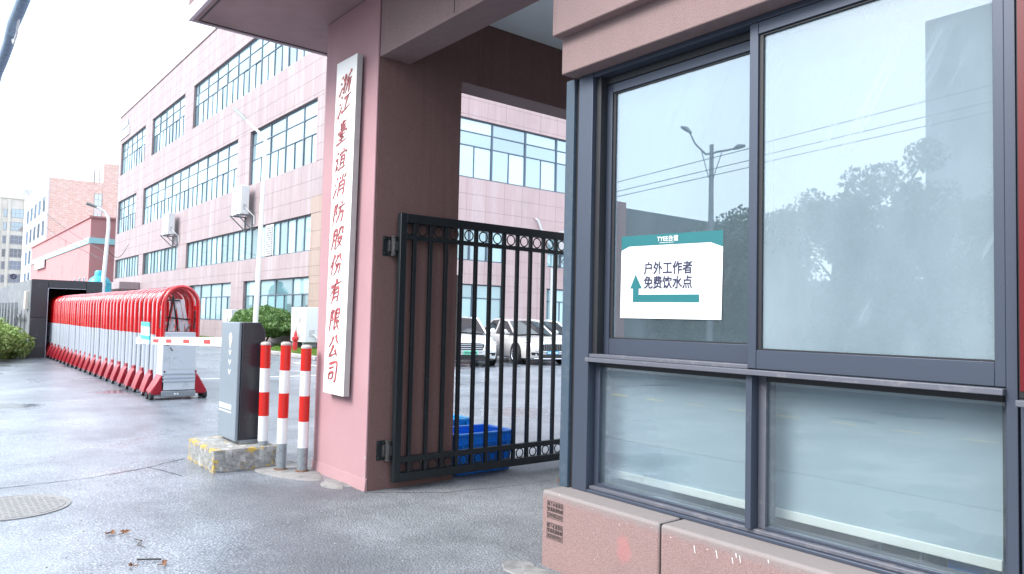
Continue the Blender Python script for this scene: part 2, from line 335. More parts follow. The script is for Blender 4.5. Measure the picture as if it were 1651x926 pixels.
def glass_mat(name, refl, tint, rough=0.0, wav=0.0, haze=0.0, edge=0.5, dust=(0.38, 0.48, 0.54)):
    """coated glass: part mirror, part clear tint, with a film of dust that also paints in pale haze"""
    s = N(name)
    tr = s.n('ShaderNodeBsdfTransparent'); tr.inputs[0].default_value = (*tint, 1)
    gl = s.n('ShaderNodeBsdfGlossy'); gl.inputs['Roughness'].default_value = rough; gl.inputs[0].default_value = (0.90, 0.96, 1.0, 1)
    if wav:
        nb = s.bump(s.noise(1.6, 2), wav, 0.01); s.l(nb, gl.inputs['Normal'])
    fr = s.n('ShaderNodeLayerWeight'); fr.inputs[0].default_value = 0.35
    f = s.math('ADD', s.math('MULTIPLY', fr.outputs['Fresnel'], edge), refl)
    m = s.n('ShaderNodeMixShader'); s.l(f, m.inputs[0]); s.l(tr.outputs[0], m.inputs[1]); s.l(gl.outputs[0], m.inputs[2])
    df = s.n('ShaderNodeBsdfDiffuse'); df.inputs[0].default_value = (*dust, 1)
    sw = s.noise(1.4, 7, s.pos((1.0, 1.0, 0.45)), 0.65)
    g_ = s.n('ShaderNodeNewGeometry'); mp_ = s.n('ShaderNodeMapping'); mp_.inputs['Rotation'].default_value = (0, R(-28), 0); s.l(g_.outputs['Position'], mp_.inputs[0])
    m3 = s.n('ShaderNodeMapping'); m3.inputs['Scale'].default_value = (16, 1, 1.3); s.l(mp_.outputs[0], m3.inputs[0])
    wipe = s.math('MULTIPLY', s.ramp(s.noise(1.0, 5, m3.outputs[0]), 0.56, 0.75), s.ramp(s.noise(1.7, 3), 0.5, 0.65))
    hz = s.math('ADD', s.math('ADD', s.math('MULTIPLY', s.ramp(sw, 0.30, 0.85), haze * 0.6), haze * 0.5), s.math('MULTIPLY', wipe, haze * 0.55))
    m2 = s.n('ShaderNodeMixShader'); s.l(hz, m2.inputs[0]); s.l(m.outputs[0], m2.inputs[1]); s.l(df.outputs[0], m2.inputs[2])
    s.l(m2.outputs[0], s.out.inputs[0]); return s.m
M['glass_up'] = glass_mat('coated window glass', 0.20, (0.60, 0.70, 0.74), 0.0, 0.0, 0.20)
M['glass_dust_haze'] = glass_mat('dusty hazed coated window glass', 0.15, (0.88, 0.95, 0.98), 0.0, 0.0, 0.48, 0.5, (0.47, 0.57, 0.63))  # diffuse film raised beyond dust, painting haze over the mirrored trees
M['glass_low'] = glass_mat('lower window glass', 0.04, (0.95, 0.98, 0.985), 0.0, 0.0, 0.07)
def pane_mat(name, c, f, haze=0.0):
    """distant coated panes with a pale curtain close behind"""
    s = N(name); oi = s.n('ShaderNodeObjectInfo')
    df = s.n('ShaderNodeBsdfDiffuse')
    s.l(s.mix(s.ramp(oi.outputs['Random'], 0.1, 0.9), tuple(x * 0.45 for x in c), tuple(min(1, x * 1.45) for x in c)), df.inputs[0])
    gl = s.n('ShaderNodeBsdfGlossy'); gl.inputs['Roughness'].default_value = 0.02; gl.inputs[0].default_value = (0.86, 0.97, 1.0, 1)
    m = s.n('ShaderNodeMixShader'); m.inputs[0].default_value = f; s.l(df.outputs[0], m.inputs[1]); s.l(gl.outputs[0], m.inputs[2])
    s.l(m.outputs[0], s.out.inputs[0]); return s.m
M['pane'] = pane_mat('blue tinted facade pane', (0.32, 0.46, 0.51), 0.33)
M['pane_low'] = pane_mat('green tinted facade pane', (0.24, 0.38, 0.40), 0.18)
M['pane_far'] = pane_mat('far dark pane', (0.09, 0.13, 0.20), 0.25)
M['frame_pale'] = plain('pale window frame', (0.34, 0.36, 0.38), 0.5)
M['frame_grey'] = plain('slate window frame', (0.10, 0.13, 0.17), 0.5, 0.2, 0.05)
def led_mat():
    s = N('red led dots'); v = s.n('ShaderNodeTexVoronoi'); v.inputs['Scale'].default_value = 62; v.inputs['Randomness'].default_value = 0.0
    s.l(s.pos(), v.inputs['Vector'])
    c = s.ramp(v.outputs['Distance'], 0.18, 0.34, (0.70, 0.04, 0.035), (0.10, 0.001, 0.004))
    b = s.bsdf(c, 0.4); s.l(c, b.inputs['Emission Color']); b.inputs['Emission Strength'].default_value = 0.12; return s.m
M['led'] = led_mat()

# ------------------------------------------------------------------ mesh helper
class MB:
    def __init__(s): s.v = []; s.f = []; s.mi = []; s.cur = 0
    def add(s, vs_, fs):
        o = len(s.v); s.v += [tuple(p) for p in vs_]; s.f += [tuple(i + o for i in f) for f in fs]; s.mi += [s.cur] * len(fs); return s
    def box(s, x0, x1, y0, y1, z0, z1):
        return s.add([(x0, y0, z0), (x1, y0, z0), (x1, y1, z0), (x0, y1, z0), (x0, y0, z1), (x1, y0, z1), (x1, y1, z1), (x0, y1, z1)],
                     [(3, 2, 1, 0), (4, 5, 6, 7), (0, 1, 5, 4), (1, 2, 6, 5), (2, 3, 7, 6), (3, 0, 4, 7)])
    def prism(s, poly, axis, a, b):
        """poly in the two other axes (order kept), extruded along axis from a to b"""
        def p(q, t):
            if axis == 'x': return (t, q[0], q[1])
            if axis == 'y': return (q[0], t, q[1])
            return (q[0], q[1], t)
        n = len(poly); vs_ = [p(q, a) for q in poly] + [p(q, b) for q in poly]
        ar = sum(poly[i][0] * poly[(i + 1) % n][1] - poly[(i + 1) % n][0] * poly[i][1] for i in range(n))
        flip = (ar > 0) == (axis != 'y')
        if b < a: flip = not flip
        fs = [tuple(range(n))[::-1], tuple(range(n, 2 * n))] + [(i, (i + 1) % n, n + (i + 1) % n, n + i) for i in range(n)]
        if not flip: fs = [f[::-1] for f in fs]
        return s.add(vs_, fs)
    def tube(s, pts, r, n=8, rx=None, caps=True):
        pts = [Vector(p) for p in pts]; rings = []; m = len(pts)
        rs = r if isinstance(r, (list, tuple)) else [r] * m
        ref = None
        for i, p in enumerate(pts):
            t = (pts[min(i + 1, m - 1)] - pts[max(i - 1, 0)]).normalized()
            if ref is None:
                ref = Vector((1, 0, 0)) if abs(t.x) < 0.9 else Vector((0, 0, 1))
            u = (ref - t * ref.dot(t)).normalized(); v_ = t.cross(u); ref = u
            a = rx if rx else rs[i]
            rings.append([p + u * (a * math.cos(2 * math.pi * k / n)) + v_ * (rs[i] * math.sin(2 * math.pi * k / n)) for k in range(n)])
        vs_ = [q for g in rings for q in g]; fs = []
        for i in range(m - 1):
            for k in range(n):
                fs.append((i * n + k, i * n + (k + 1) % n, (i + 1) * n + (k + 1) % n, (i + 1) * n + k))
        if caps: fs += [tuple(range(n))[::-1], tuple((m - 1) * n + k for k in range(n))]
        return s.add(vs_, fs)
    def lathe(s, prof, c=(0, 0, 0), n=16, axis='z'):
        vs_ = []; fs = []
        for (r, h) in prof:
            for k in range(n):
                a = 2 * math.pi * k / n; x, y = r * math.cos(a), r * math.sin(a)
                p = (x, y, h) if axis == 'z' else ((h, x, y) if axis == 'x' else (y, h, x))
                vs_.append((p[0] + c[0], p[1] + c[1], p[2] + c[2]))
        for i in range(len(prof) - 1):
            for k in range(n):
                fs.append((i * n + k, i * n + (k + 1) % n, (i + 1) * n + (k + 1) % n, (i + 1) * n + k))
        m = len(prof) - 1
        if prof[0][0] > 1e-6: fs.append(tuple(range(n))[::-1])
        if prof[m][0] > 1e-6: fs.append(tuple(m * n + k for k in range(n)))
        return s.add(vs_, fs)
    def ring(s, c, R_, r, axis='x', n=20, k=6):
        pts = []
        vs_ = []; fs = []
        for i in range(n):
            a = 2 * math.pi * i / n
            for j in range(k):
                b = 2 * math.pi * j / k; d = R_ + r * math.cos(b); h = r * math.sin(b)
                p = (h, d * math.cos(a), d * math.sin(a)) if axis == 'x' else ((d * math.cos(a), h, d * math.sin(a)) if axis == 'y' else (d * math.cos(a), d * math.sin(a), h))
                vs_.append((p[0] + c[0], p[1] + c[1], p[2] + c[2]))
        for i in range(n):
            for j in range(k):
                fs.append((i * k + j, ((i + 1) % n) * k + j, ((i + 1) % n) * k + (j + 1) % k, i * k + (j + 1) % k))
        return s.add(vs_, fs)
    def build(s, name, mat, parent=None, world=True, bevel=0.0, smooth=True, seg=2):
        me = bpy.data.meshes.new(name)
        off = Vector((0, 0, 0))
        if parent is not None and world:
            p = parent
            while p is not None: off += Vector(p.location); p = p.parent
        me.from_pydata([(a - off.x, b - off.y, c - off.z) for a, b, c in s.v], [], s.f)
        for m in (mat if isinstance(mat, (list, tuple)) else [mat]): me.materials.append(M[m] if isinstance(m, str) else m)
        if len(me.materials) > 1:
            for p, i in zip(me.polygons, s.mi): p.material_index = i
        bm = bmesh.new(); bm.from_mesh(me); bmesh.ops.recalc_face_normals(bm, faces=bm.faces); bm.to_mesh(me); bm.free()
        if smooth:
            me.polygons.foreach_set('use_smooth', [True] * len(me.polygons)); me.set_sharp_from_angle(angle=R(38))
        return link(name, me, parent, bevel, seg)

def link(name, me, parent=None, bevel=0.0, seg=2):
    o = bpy.data.objects.new(name, me); col.objects.link(o)
    if parent is not None: o.parent = parent
    if bevel:
        b = o.modifiers.new('bevel', 'BEVEL'); b.width = bevel; b.segments = seg; b.limit_method = 'ANGLE'; b.angle_limit = R(50); b.harden_normals = False
    return o
def tag(o, label=None, cat=None, group=None, kind=None):
    if label: o['label'] = label
    if cat: o['category'] = cat
    if group: o['group'] = group
    if kind: o['kind'] = kind
    return o
def thing(name, label, cat, loc=(0, 0, 0), rz=0.0, group=None):
    o = bpy.data.objects.new(name, None); col.objects.link(o); o.empty_display_size = 0.2
    o.location = loc; o.rotation_euler = (0, 0, rz)
    return tag(o, label, cat, group)
def copy_tree(o, parent=None):
    c = o.copy(); col.objects.link(c)
    if parent is not None: c.parent = parent
    for ch in list(o.children): copy_tree(ch, c)
    return c

_tmp = []
def text_faces(txt, size):
    """outline of a text as (verts2d, faces) centred on the origin"""
    cu = bpy.data.curves.new('t', 'FONT'); cu.body = txt; cu.size = size; cu.align_x = 'CENTER'; cu.align_y = 'CENTER'; cu.resolution_u = 3
    o = bpy.data.objects.new('t', cu); col.objects.link(o)
    bpy.context.view_layer.update()
    me = bpy.data.meshes.new_from_object(o.evaluated_get(bpy.context.evaluated_depsgraph_get()))
    v = [(p.co.x, p.co.y) for p in me.vertices]; f = [tuple(p.vertices) for p in me.polygons]
    bpy.data.objects.remove(o); bpy.data.curves.remove(cu); bpy.data.meshes.remove(me)
    return v, f
def put_text(mb, txt, size, fn, bold=0.0):
    v, f = text_faces(txt, size)
    offs = [(0, 0)] if not bold else [(0, 0), (bold, 0), (0, bold), (bold, bold)]
    for k, (a, b) in enumerate(offs):
        mb.add([fn(x + a, y + b, k * 0.00015) for x, y in v], f)
    return mb

# ------------------------------------------------------------------ ground, street, lawn
g = MB(); g.add([(-420, -0.55, 0), (60, -0.55, 0), (60, 300, 0), (-420, 300, 0)], [(0, 1, 2, 3)])
tag(g.build('ground', 'asphalt', smooth=False), kind='structure')
g = MB(); g.add([(-420, -9.0, 0), (60, -9.0, 0), (60, -0.55, 0), (-420, -0.55, 0)], [(0, 1, 2, 3)])
tag(g.build('road', 'road', smooth=False), kind='structure')
g = MB(); g.box(-420, 60, -300, -9.2, -0.1, 0.13); tag(g.build('pavement', 'pavement', smooth=False), kind='structure')
g = MB(); g.box(-420, 60, -9.2, -9.0, -0.1, 0.14); tag(g.build('kerb', 'kerbstone', bevel=0.015), kind='structure')
dash = None
for i in range(-12, 8):
    x = -6.9 + i * 0.95
    if dash is None:
        m = MB(); m.box(0, 0.42, -0.06, 0.06, 0, 0.004); dash = m.build('road_marking', 'yellow_line'); o = dash
    else: o = dash.copy(); col.objects.link(o)
    o.location = (x, -4.72, 0.001); tag(o, kind='structure')
m = MB(); m.box(-17.62, -17.48, 4.45, 9.4, 0, 0.004); tag(m.build('road_marking', 'white_line'), kind='structure')
m = MB(); m.box(-22.6, -17.62, 9.3, 9.4, 0, 0.004); tag(m.build('road_marking', 'white_line'), kind='structure')
# concrete channel along the street edge
m = MB(); m.box(-60, 30, -0.62, -0.45, -0.02, 0.006); tag(m.build('gutter_kerb', 'concrete'), kind='structure')
# cement round the bollards and at the guardhouse foot
def blob(cx, cy, rx, ry, z, name, mat, n=40, seed=1, rough=0.18):
    r_ = random.Random(seed); ph = [r_.uniform(0, 6.28) for _ in range(5)]
    pts = []
    for i in range(n):
        a = 2 * math.pi * i / n
        k = 1 + rough * sum(math.sin((j + 2) * a + ph[j]) / (j + 1.3) for j in range(5))
        pts.append((cx + rx * k * math.cos(a), cy + ry * k * math.sin(a)))
    m = MB(); m.add([(x, y, z) for x, y in pts] + [(cx + (x - cx) * 1.06, cy + (y - cy) * 1.06, 0.0005) for x, y in pts],
                    [tuple(range(n))] + [(i, (i + 1) % n, n + (i + 1) % n, n + i) for i in range(n)])
    return tag(m.build(name, mat), kind='structure')
blob(-6.93, 2.86, 0.42, 0.28, 0.009, 'cement_patch', 'concrete', seed=4)
blob(-3.47, 2.90, 0.13, 0.10, 0.008, 'cement_patch', 'concrete', seed=9)
blob(-3.20, 2.94, 0.24, 0.09, 0.012, 'cement_patch', 'concrete', seed=14)
blob(-6.15, 2.97, 0.22, 0.10, 0.006, 'cement_patch', 'concrete', seed=19, rough=0.3)
# cracks
def crack(pts, w_=0.008, seed=3):
    r_ = random.Random(seed); P = []
    for (a, b) in zip(pts[:-1], pts[1:]):
        n = max(2, int(math.dist(a, b) / 0.07))
        for i in range(n): P.append((a[0] + (b[0] - a[0]) * i / n + r_.uniform(-.012, .012), a[1] + (b[1] - a[1]) * i / n + r_.uniform(-.012, .012)))
    P.append(pts[-1]); m = MB(); vs_ = []; n = len(P)
    for i, p in enumerate(P):
        a, b = P[max(0, i - 1)], P[min(n - 1, i + 1)]; d = Vector((b[0] - a[0], b[1] - a[1])).normalized(); ww = w_ * r_.uniform(0.3, 1.0)
        vs_ += [(p[0] - d.y * ww, p[1] + d.x * ww, 0.003), (p[0] + d.y * ww, p[1] - d.x * ww, 0.003)]
    m.add(vs_, [(2 * i, 2 * i + 1, 2 * i + 3, 2 * i + 2) for i in range(n - 1)])
    tag(m.build('pavement_crack', 'rubber', smooth=False), kind='structure')
crack([(-8.05, 2.2), (-7.75, 1.75), (-7.55, 1.25), (-7.5, 0.6), (-7.7, -0.3)])
crack([(-7.78, 1.78), (-7.45, 1.9), (-7.22, 1.95)], 0.007, 5)
crack([(-5.72, 3.02), (-5.35, 3.6), (-5.2, 4.4), (-5.25, 5.6)], 0.005, 6)

# lawn with kerb in front of the factory
m = MB(); m.box(-70, -23.6, 10.62, 13.0, 0, 0.12); tag(m.build('lawn_bed', 'soil'), kind='structure')
kb = None
for i in range(46):
    if kb is None:
        m = MB(); m.box(0, 0.985, 0, 0.2, 0, 0.14); kb = m.build('kerb', 'kerbstone', bevel=0.02); o = kb
    else: o = kb.copy(); col.objects.link(o)
    o.location = (-24.6 - i, 10.4, 0); tag(o, kind='structure')
m = MB(); m.box(-23.6, -23.4, 10.4, 13.0, 0, 0.14); tag(m.build('kerb', 'kerbstone', bevel=0.02), kind='structure')
m = MB(); rg = random.Random(2)
for i in range(16000):
    x = -23.6 - 24 * rg.random() ** 1.6; y = rg.uniform(10.62, 12.95); a = rg.uniform(0, 3.14); h = rg.uniform(0.04, 0.11); b = 0.035
    dx, dy = math.cos(a) * b, math.sin(a) * b
    m.add([(x - dx, y - dy, 0.115), (x + dx, y + dy, 0.115), (x + rg.uniform(-.03, .03), y + rg.uniform(-.03, .03), 0.12 + h)], [(0, 1, 2)])
tag(m.build('grass', 'grass', smooth=False), kind='stuff')

# ------------------------------------------------------------------ gate portal (column, beams, canopy)
portal = thing('gate_portal', 'pink concrete entrance portal with thick column, beams and overhanging canopy', 'gateway', (-6.29, 3.5, 0))
PC = 3.055
m = MB(); m.box(-6.83, -5.75, PC + 0.02, 3.95, -0.05, 4.41); column = m.build('column', 'shaded_render', portal)
m = MB(); m.box(-6.834, -5.757, PC, PC + 0.018, 0.06, 4.405); m.build('column_face', 'pink_paint', portal, bevel=0.006)
m = MB(); m.prism([(PC - 0.012, -0.02), (PC - 0.002, 0.10), (PC + 0.019, 0.115), (PC + 0.019, -0.02)], 'x', -6.85, -5.751); m.build('plinth_fillet', 'pink_paint', portal, bevel=0.006)
m = MB(); m.box(-6.838, -6.831, PC + 0.02, 3.95, 0, 4.405); m.build('column_side', 'pink_paint', portal)
m = MB(); m.box(-5.748, -3.2, PC + 0.012, 3.372, 3.80, 4.41); m.build('front_beam', 'granite_render', portal, bevel=0.006)
m = MB(); m.box(-4.594, -4.587, PC + 0.0095, PC + 0.0125, 3.83, 4.40); m.build('beam_joint', 'black', portal)
m = MB(); m.box(-6.04, -5.75, 3.95, 9.0, 3.778, 4.41); m.build('side_beam', 'shaded_render', portal)
m = MB(); m.box(-6.038, -5.752, 3.96, 9.0, 3.772, 3.777); m.build('lit_underside', 'granite_render', portal)  # thin skin added below the beam, paler to stand in for yard light
m = MB(); m.box(-6.83, -5.75, 9.0, 9.9, 0, 4.41); m.build('column', 'shaded_render', portal, bevel=0.01)
m = MB(); m.box(-7.64, -3.42, 1.99, 9.9, 4.412, 4.54)
m.build('canopy_slab', 'slab', portal)
m = MB(); m.box(-5.745, -3.42, 3.374, 9.9, 4.404, 4.411); m.build('ceiling', 'ceiling', portal)
m = MB(); m.box(-7.675, -5.0, 1.955, 1.99, 4.406, 4.56); m.box(-7.675, -7.64, 1.99, 9.9, 4.406, 4.56); m.build('canopy_fascia', 'fascia_lilac', portal, bevel=0.004)
m = MB(); m.box(-7.60, -5.0, 2.035, 2.047, 4.404, 4.413); m.box(-7.60, -7.588, 2.047, 9.8, 4.404, 4.413); m.build('drip_groove', 'black', portal)
m = MB(); m.box(-7.675, -3.42, 1.955, 9.9, 4.562, 5.3); m.build('parapet', 'granite_render', portal)

rc_ = random.Random(6)
for (x, z, r_) in ((-5.762, .285, .02), (-5.764, .62, .009), (-5.763, .93, .008), (-5.765, 1.5, .006), (-5.764, .12, .013), (-6.2, .07, .014), (-6.62, .06, .018), (-5.763, .40, .007)):
    m = MB(); n_ = 9; P = [(x + r_ * rc_.uniform(.5, 1.1) * .6 * math.cos(6.283 * k / n_) - r_ * .3, PC - .0012, z + r_ * rc_.uniform(.5, 1.3) * math.sin(6.283 * k / n_)) for k in range(n_)]
    m.add(P + [(a, PC + .004, b) for a, _, b in P], [tuple(range(n_))] + [(k, (k + 1) % n_, n_ + (k + 1) % n_, n_ + k) for k in range(n_)]); m.build('plaster_chip', 'chip', portal, smooth=False)

# ------------------------------------------------------------------ company name board with brush lettering
nb = thing('name_board', 'tall white name board with red brush characters hung on the pink column front', 'sign', (-6.24, 3.0, 0.79))
FB = 2.972
m = MB(); m.add([(-6.481, FB, 0.79), (-6.055, FB, 0.785), (-5.996, FB, 3.878), (-6.412, FB, 3.884), (-6.481, 3.03, 0.79), (-6.055, 3.03, 0.785), (-5.996, 3.03, 3.878), (-6.412, 3.03, 3.884)],
            [(0, 1, 2, 3), (7, 6, 5, 4), (0, 4, 5, 1), (1, 5, 6, 2), (2, 6, 7, 3), (3, 7, 4, 0)])
m.mi = [0, 1, 1, 1, 1, 1]; m.build('board', ['white_board', 'board_edge'], nb, bevel=0.004)
m = MB()
for z in (1.2, 2.3, 3.4): m.box(-6.4 + (z - .8) * .02, -6.1 + (z - .8) * .02, 3.03, PC - 0.001, z, z + 0.05)
m.build('hanger', 'steel_grey', nb)
# strokes per character: list of polylines in a 0..1 box (x right, y up); third value = relative width
CH = {
 'zhe': [[(.12, .92), (.2, .82)], [(.06, .66), (.16, .58)], [(.02, .1), (.1, .2), (.2, .42)], [(.28, .72), (.52, .8)], [(.42, .95), (.42, .5), (.40, .1), (.30, .2)], [(.26, .34), (.54, .5)],
         [(.9, .98), (.78, .86), (.64, .76)], [(.66, .76), (.66, .4), (.54, .06)], [(.66, .58), (.98, .64)], [(.84, .62), (.84, .04), (.8, .12)]],
 'jiang': [[(.14, .94), (.26, .84)], [(.04, .66), (.18, .58)], [(.02, .02), (.12, .2), (.3, .52)], [(.42, .78), (.96, .88)], [(.7, .84), (.62, .5), (.56, .26)], [(.3, .2), (.6, .24), (1.0, .36)]],
 'tai': [[(.24, .88), (.76, .95)], [(.52, 1.0), (.46, .8), (.32, .72)], [(.3, .76), (.72, .8)], [(.34, .7), (.36, .58)], [(.34, .68), (.7, .72), (.66, .58), (.36, .56)], [(.14, .54), (.1, .44)], [(.14, .5), (.88, .56), (.8, .44)],
         [(.28, .36), (.74, .42)], [(.5, .46), (.34, .3), (.66, .28)], [(.5, .34), (.48, .06)], [(.3, .18), (.72, .22)], [(.08, .02), (.92, .08)]],
 'yi': [[(.16, .92), (.26, .82)], [(.04, .6), (.26, .66), (.2, .3), (.16, .1), (.34, .26)], [(.66, .98), (.7, .9)], [(.42, .82), (.42, .72)], [(.44, .82), (.96, .86), (.9, .74)], [(.54, .68), (.52, .16)],
        [(.54, .66), (.84, .7), (.82, .16)], [(.54, .5), (.8, .53)], [(.54, .34), (.8, .37)], [(.36, .1), (1.0, .16)]],
 'xiao': [[(.14, .94), (.24, .84)], [(.04, .66), (.16, .6)], [(.02, .08), (.1, .24), (.22, .48)], [(.66, 1.0), (.64, .76)], [(.42, .92), (.5, .8)], [(.94, .96), (.8, .8)], [(.44, .68), (.42, .3), (.36, .02)],
          [(.44, .68), (.88, .72), (.88, .06), (.78, .12)], [(.46, .5), (.84, .54)], [(.46, .34), (.84, .36)]],
 'fang': [[(.1, .9), (.34, .94), (.2, .7), (.36, .52), (.2, .48)], [(.12, .9), (.1, .02)], [(.66, 1.0), (.72, .86)], [(.42, .74), (1.0, .82)], [(.64, .78), (.58, .4), (.36, .06)], [(.62, .52), (.92, .56), (.84, .08), (.72, .14)]],
 'gu': [[(.12, .92), (.12, .4), (.02, .04)], [(.12, .92), (.38, .96), (.36, .06), (.28, .12)], [(.14, .7), (.34, .73)], [(.14, .48), (.34, .5)], [(.6, .96), (.58, .74), (.46, .6)], [(.6, .95), (.86, .98), (.86, .68), (.98, .7)],
        [(.5, .5), (.9, .56), (.74, .26), (.42, .02)], [(.54, .42), (.72, .24), (1.0, .04)]],
 'fen': [[(.3, .98), (.18, .66), (.02, .44)], [(.2, .66), (.18, .02)], [(.58, .92), (.5, .7), (.36, .54)], [(.72, .96), (.84, .72), (1.0, .58)], [(.46, .46), (.88, .52), (.82, .08), (.72, .16)], [(.64, .46), (.58, .22), (.38, .02)]],
 'you': [[(.04, .72), (.5, .8), (.98, .86)], [(.56, 1.0), (.4, .7), (.04, .36)], [(.36, .6), (.34, .28), (.26, .0)], [(.36, .6), (.8, .66), (.78, .04), (.66, .1)], [(.38, .42), (.74, .46)], [(.36, .24), (.74, .28)]],
 'xian': [[(.1, .9), (.34, .94), (.2, .72), (.34, .54), (.18, .5)], [(.12, .9), (.1, .02)], [(.52, .92), (.86, .96), (.82, .58)], [(.54, .76), (.8, .78)], [(.54, .58), (.82, .6)], [(.52, .92), (.5, .06), (.7, .24)],
          [(.9, .44), (.72, .34)], [(.66, .5), (.78, .24), (1.0, .04)]],
 'gong': [[(.4, .92), (.28, .66), (.06, .5)], [(.62, .96), (.74, .7), (.96, .56)], [(.52, .56), (.36, .3), (.18, .1), (.5, .14), (.84, .2)], [(.68, .34), (.92, .06)]],
 'si': [[(.1, .9), (.86, .96), (.84, .06), (.68, .16)], [(.14, .7), (.6, .75)], [(.2, .5), (.22, .22)], [(.2, .5), (.58, .54), (.54, .26), (.22, .24)]],
}
def brush(mb, strokes, fn, wmax, seed):
    r_ = random.Random(seed)
    for st in strokes:
        P = [Vector(p) for p in st]; D = [P[0]]
        # smooth the polyline
        n = len(P); Q = []
        for i in range(n - 1):
            p0 = P[max(0, i - 1)]; p1 = P[i]; p2 = P[i + 1]; p3 = P[min(n - 1, i + 2)]
            for k in range(6):
                t = k / 6; Q.append(0.5 * ((2 * p1) + (p2 - p0) * t * .8 + (2 * p0 * .8 + p1 * (-5 + .6 * 1) * 1 + p2 * 4 - p3) * 0 + (p2 - p1) * 2 * (t - .4 * t)) if False else p1.lerp(p2, t))
        Q.append(P[-1])
        for _ in range(2): Q = [Q[0]] + [(Q[i - 1] + Q[i] * 2 + Q[i + 1]) / 4 for i in range(1, len(Q) - 1)] + [Q[-1]]
        m_ = len(Q); vs_ = []
        for i, p in enumerate(Q):
            d = (Q[min(i + 1, m_ - 1)] - Q[max(i - 1, 0)]).normalized(); t = i / (m_ - 1)
            wv = wmax * (0.55 + 0.65 * math.exp(-((t - 0.08) / 0.16) ** 2)) * (1 if t < 0.72 else max(0.12, 1 - (t - 0.72) / 0.33)) * (1 + 0.18 * math.sin(5 * t + seed)) * (0.7 if i == 0 else 1)
            if abs(d.x) > abs(d.y): wv *= 0.75
            a = p + Vector((-d.y, d.x)) * wv; b = p - Vector((-d.y, d.x)) * wv
            vs_ += [fn(a.x, a.y, 0.0), fn(b.x, b.y, 0.0), fn(a.x, a.y, 0.006), fn(b.x, b.y, 0.006)]
        fs = []
        for i in range(m_ - 1):
            o = 4 * i; fs += [(o + 2, o + 6, o + 7, o + 3), (o, o + 4, o + 6, o + 2), (o + 1, o + 3, o + 7, o + 5)]
        fs += [(0, 2, 3, 1), (4 * m_ - 4, 4 * m_ - 3, 4 * m_ - 1, 4 * m_ - 2)]
        mb.add(vs_, fs)
names = ['zhe', 'jiang', 'tai', 'yi', 'xiao', 'fang', 'gu', 'fen', 'you', 'xian', 'gong', 'si']
zs_ = [3.645, 3.455, 3.205, 2.94, 2.70, 2.45, 2.215, 1.975, 1.73, 1.465, 1.225, 0.985]
xs_ = [-6.205, -6.22, -6.245, -6.265, -6.262, -6.27, -6.27, -6.285, -6.28, -6.275, -6.285, -6.29]
for i, (k, z, x) in enumerate(zip(names, zs_, xs_)):
    wd, ht = 0.235, 0.205
    if i >= 8: wd, ht = 0.225, 0.22
    m = MB()
    fn = lambda a, b, h: (x + (a - 0.5) * wd + (b - 0.5) * 0.05, FB - h, z + (b - 0.5) * ht + (a - 0.5) * 0.03)
    brush(m, CH[k], fn, 0.062 if i < 8 else 0.078, i)
    m.build('character', 'brush_red', nb)
def tiny_column(x, z0, z1, n, seed):
    r_ = random.Random(seed); m = MB()
    for i in range(n):
        z = z0 + (z1 - z0) * i / (n - 1); s_ = 0.028
        st = [[(r_.uniform(0, .5), r_.uniform(.4, 1)), (r_.uniform(.5, 1), r_.uniform(0, .7))] for _ in range(4)]
        brush(m, st, lambda a, b, h: (x + (a - .5) * s_, FB - h * .2, z + (b - .5) * s_ * 1.2), 0.07, i)
    m.build('inscription', 'brown_ink', nb)
tiny_column(-6.085, 3.30, 2.87, 7, 3); tiny_column(-6.40, 2.31, 1.95, 7, 5)

m = MB(); m.box(-6.30, -5.80, 3.965, 4.03, 1.13, 1.92)
rb = thing('notice_board', 'narrow stained white board edge showing behind the portal column, above the crates', 'board', (-6.05, 4.0, 1.13))
m.build('board', worn('stained white board', (0.66, 0.63, 0.58), (0.52, 0.40, 0.18), 0.55, 0.6, 0, 9, 40, 0.1), rb, bevel=0.004)
m = MB(); m.box(-6.2, -5.9, 3.951, 3.965, 1.3, 1.34); m.box(-6.2, -5.9, 3.951, 3.965, 1.7, 1.74); m.build('bracket', 'steel_grey', rb)

# ------------------------------------------------------------------ pedestrian gate leaf
gate = thing('metal_gate', 'black metal gate leaf of vertical bars and rings, standing open by the portal column', 'gate', (-5.66, 3.29, 0.07))
GX = -5.66; G0, G1 = 3.262, 5.50
m = MB(); m.box(GX - .03, GX + .03, G0, G0 + .065, .07, 2.425); m.build('stile', 'gate_black', gate, bevel=0.004)
m = MB(); m.box(GX - .03, GX + .03, G1 - .06, G1, .07, 2.425); m.build('stile', 'gate_black', gate, bevel=0.004)
for z0, z1, t in ((2.345, 2.423, .029), (2.195, 2.235, .02), (.235, .285, .02), (.072, .145, .029)):
    m = MB(); m.box(GX - t, GX + t, G0 + .066, G1 - .061, z0, z1); m.build('rail', 'gate_black', gate, bevel=0.003)
bar = ring_t = None
for i in range(12):
    y = 3.42 + .17 * i
    if y < G1 - .08:
        if bar is None:
            m = MB(); m.box(GX - .0165, GX + .0165, -.0165, .0165, .146, 2.344); bar = m.build('bar', 'gate_black', gate, bevel=0.002); bar.location.y = 0
            bar.location = Vector((0, y, 0)); o = bar
        else: o = bar.copy(); col.objects.link(o); o.location = Vector((0, y, 0))
    yr = y - .085
    if i == 0: yr = 3.368
    if yr < G1 - .1:
        for z in (2.29, .19):
            rr = .048 if z > 1 else .043
            m = MB(); m.ring((GX, yr, z), rr, .0065, 'x', 22, 6); m.build('ring', 'gate_black', gate)
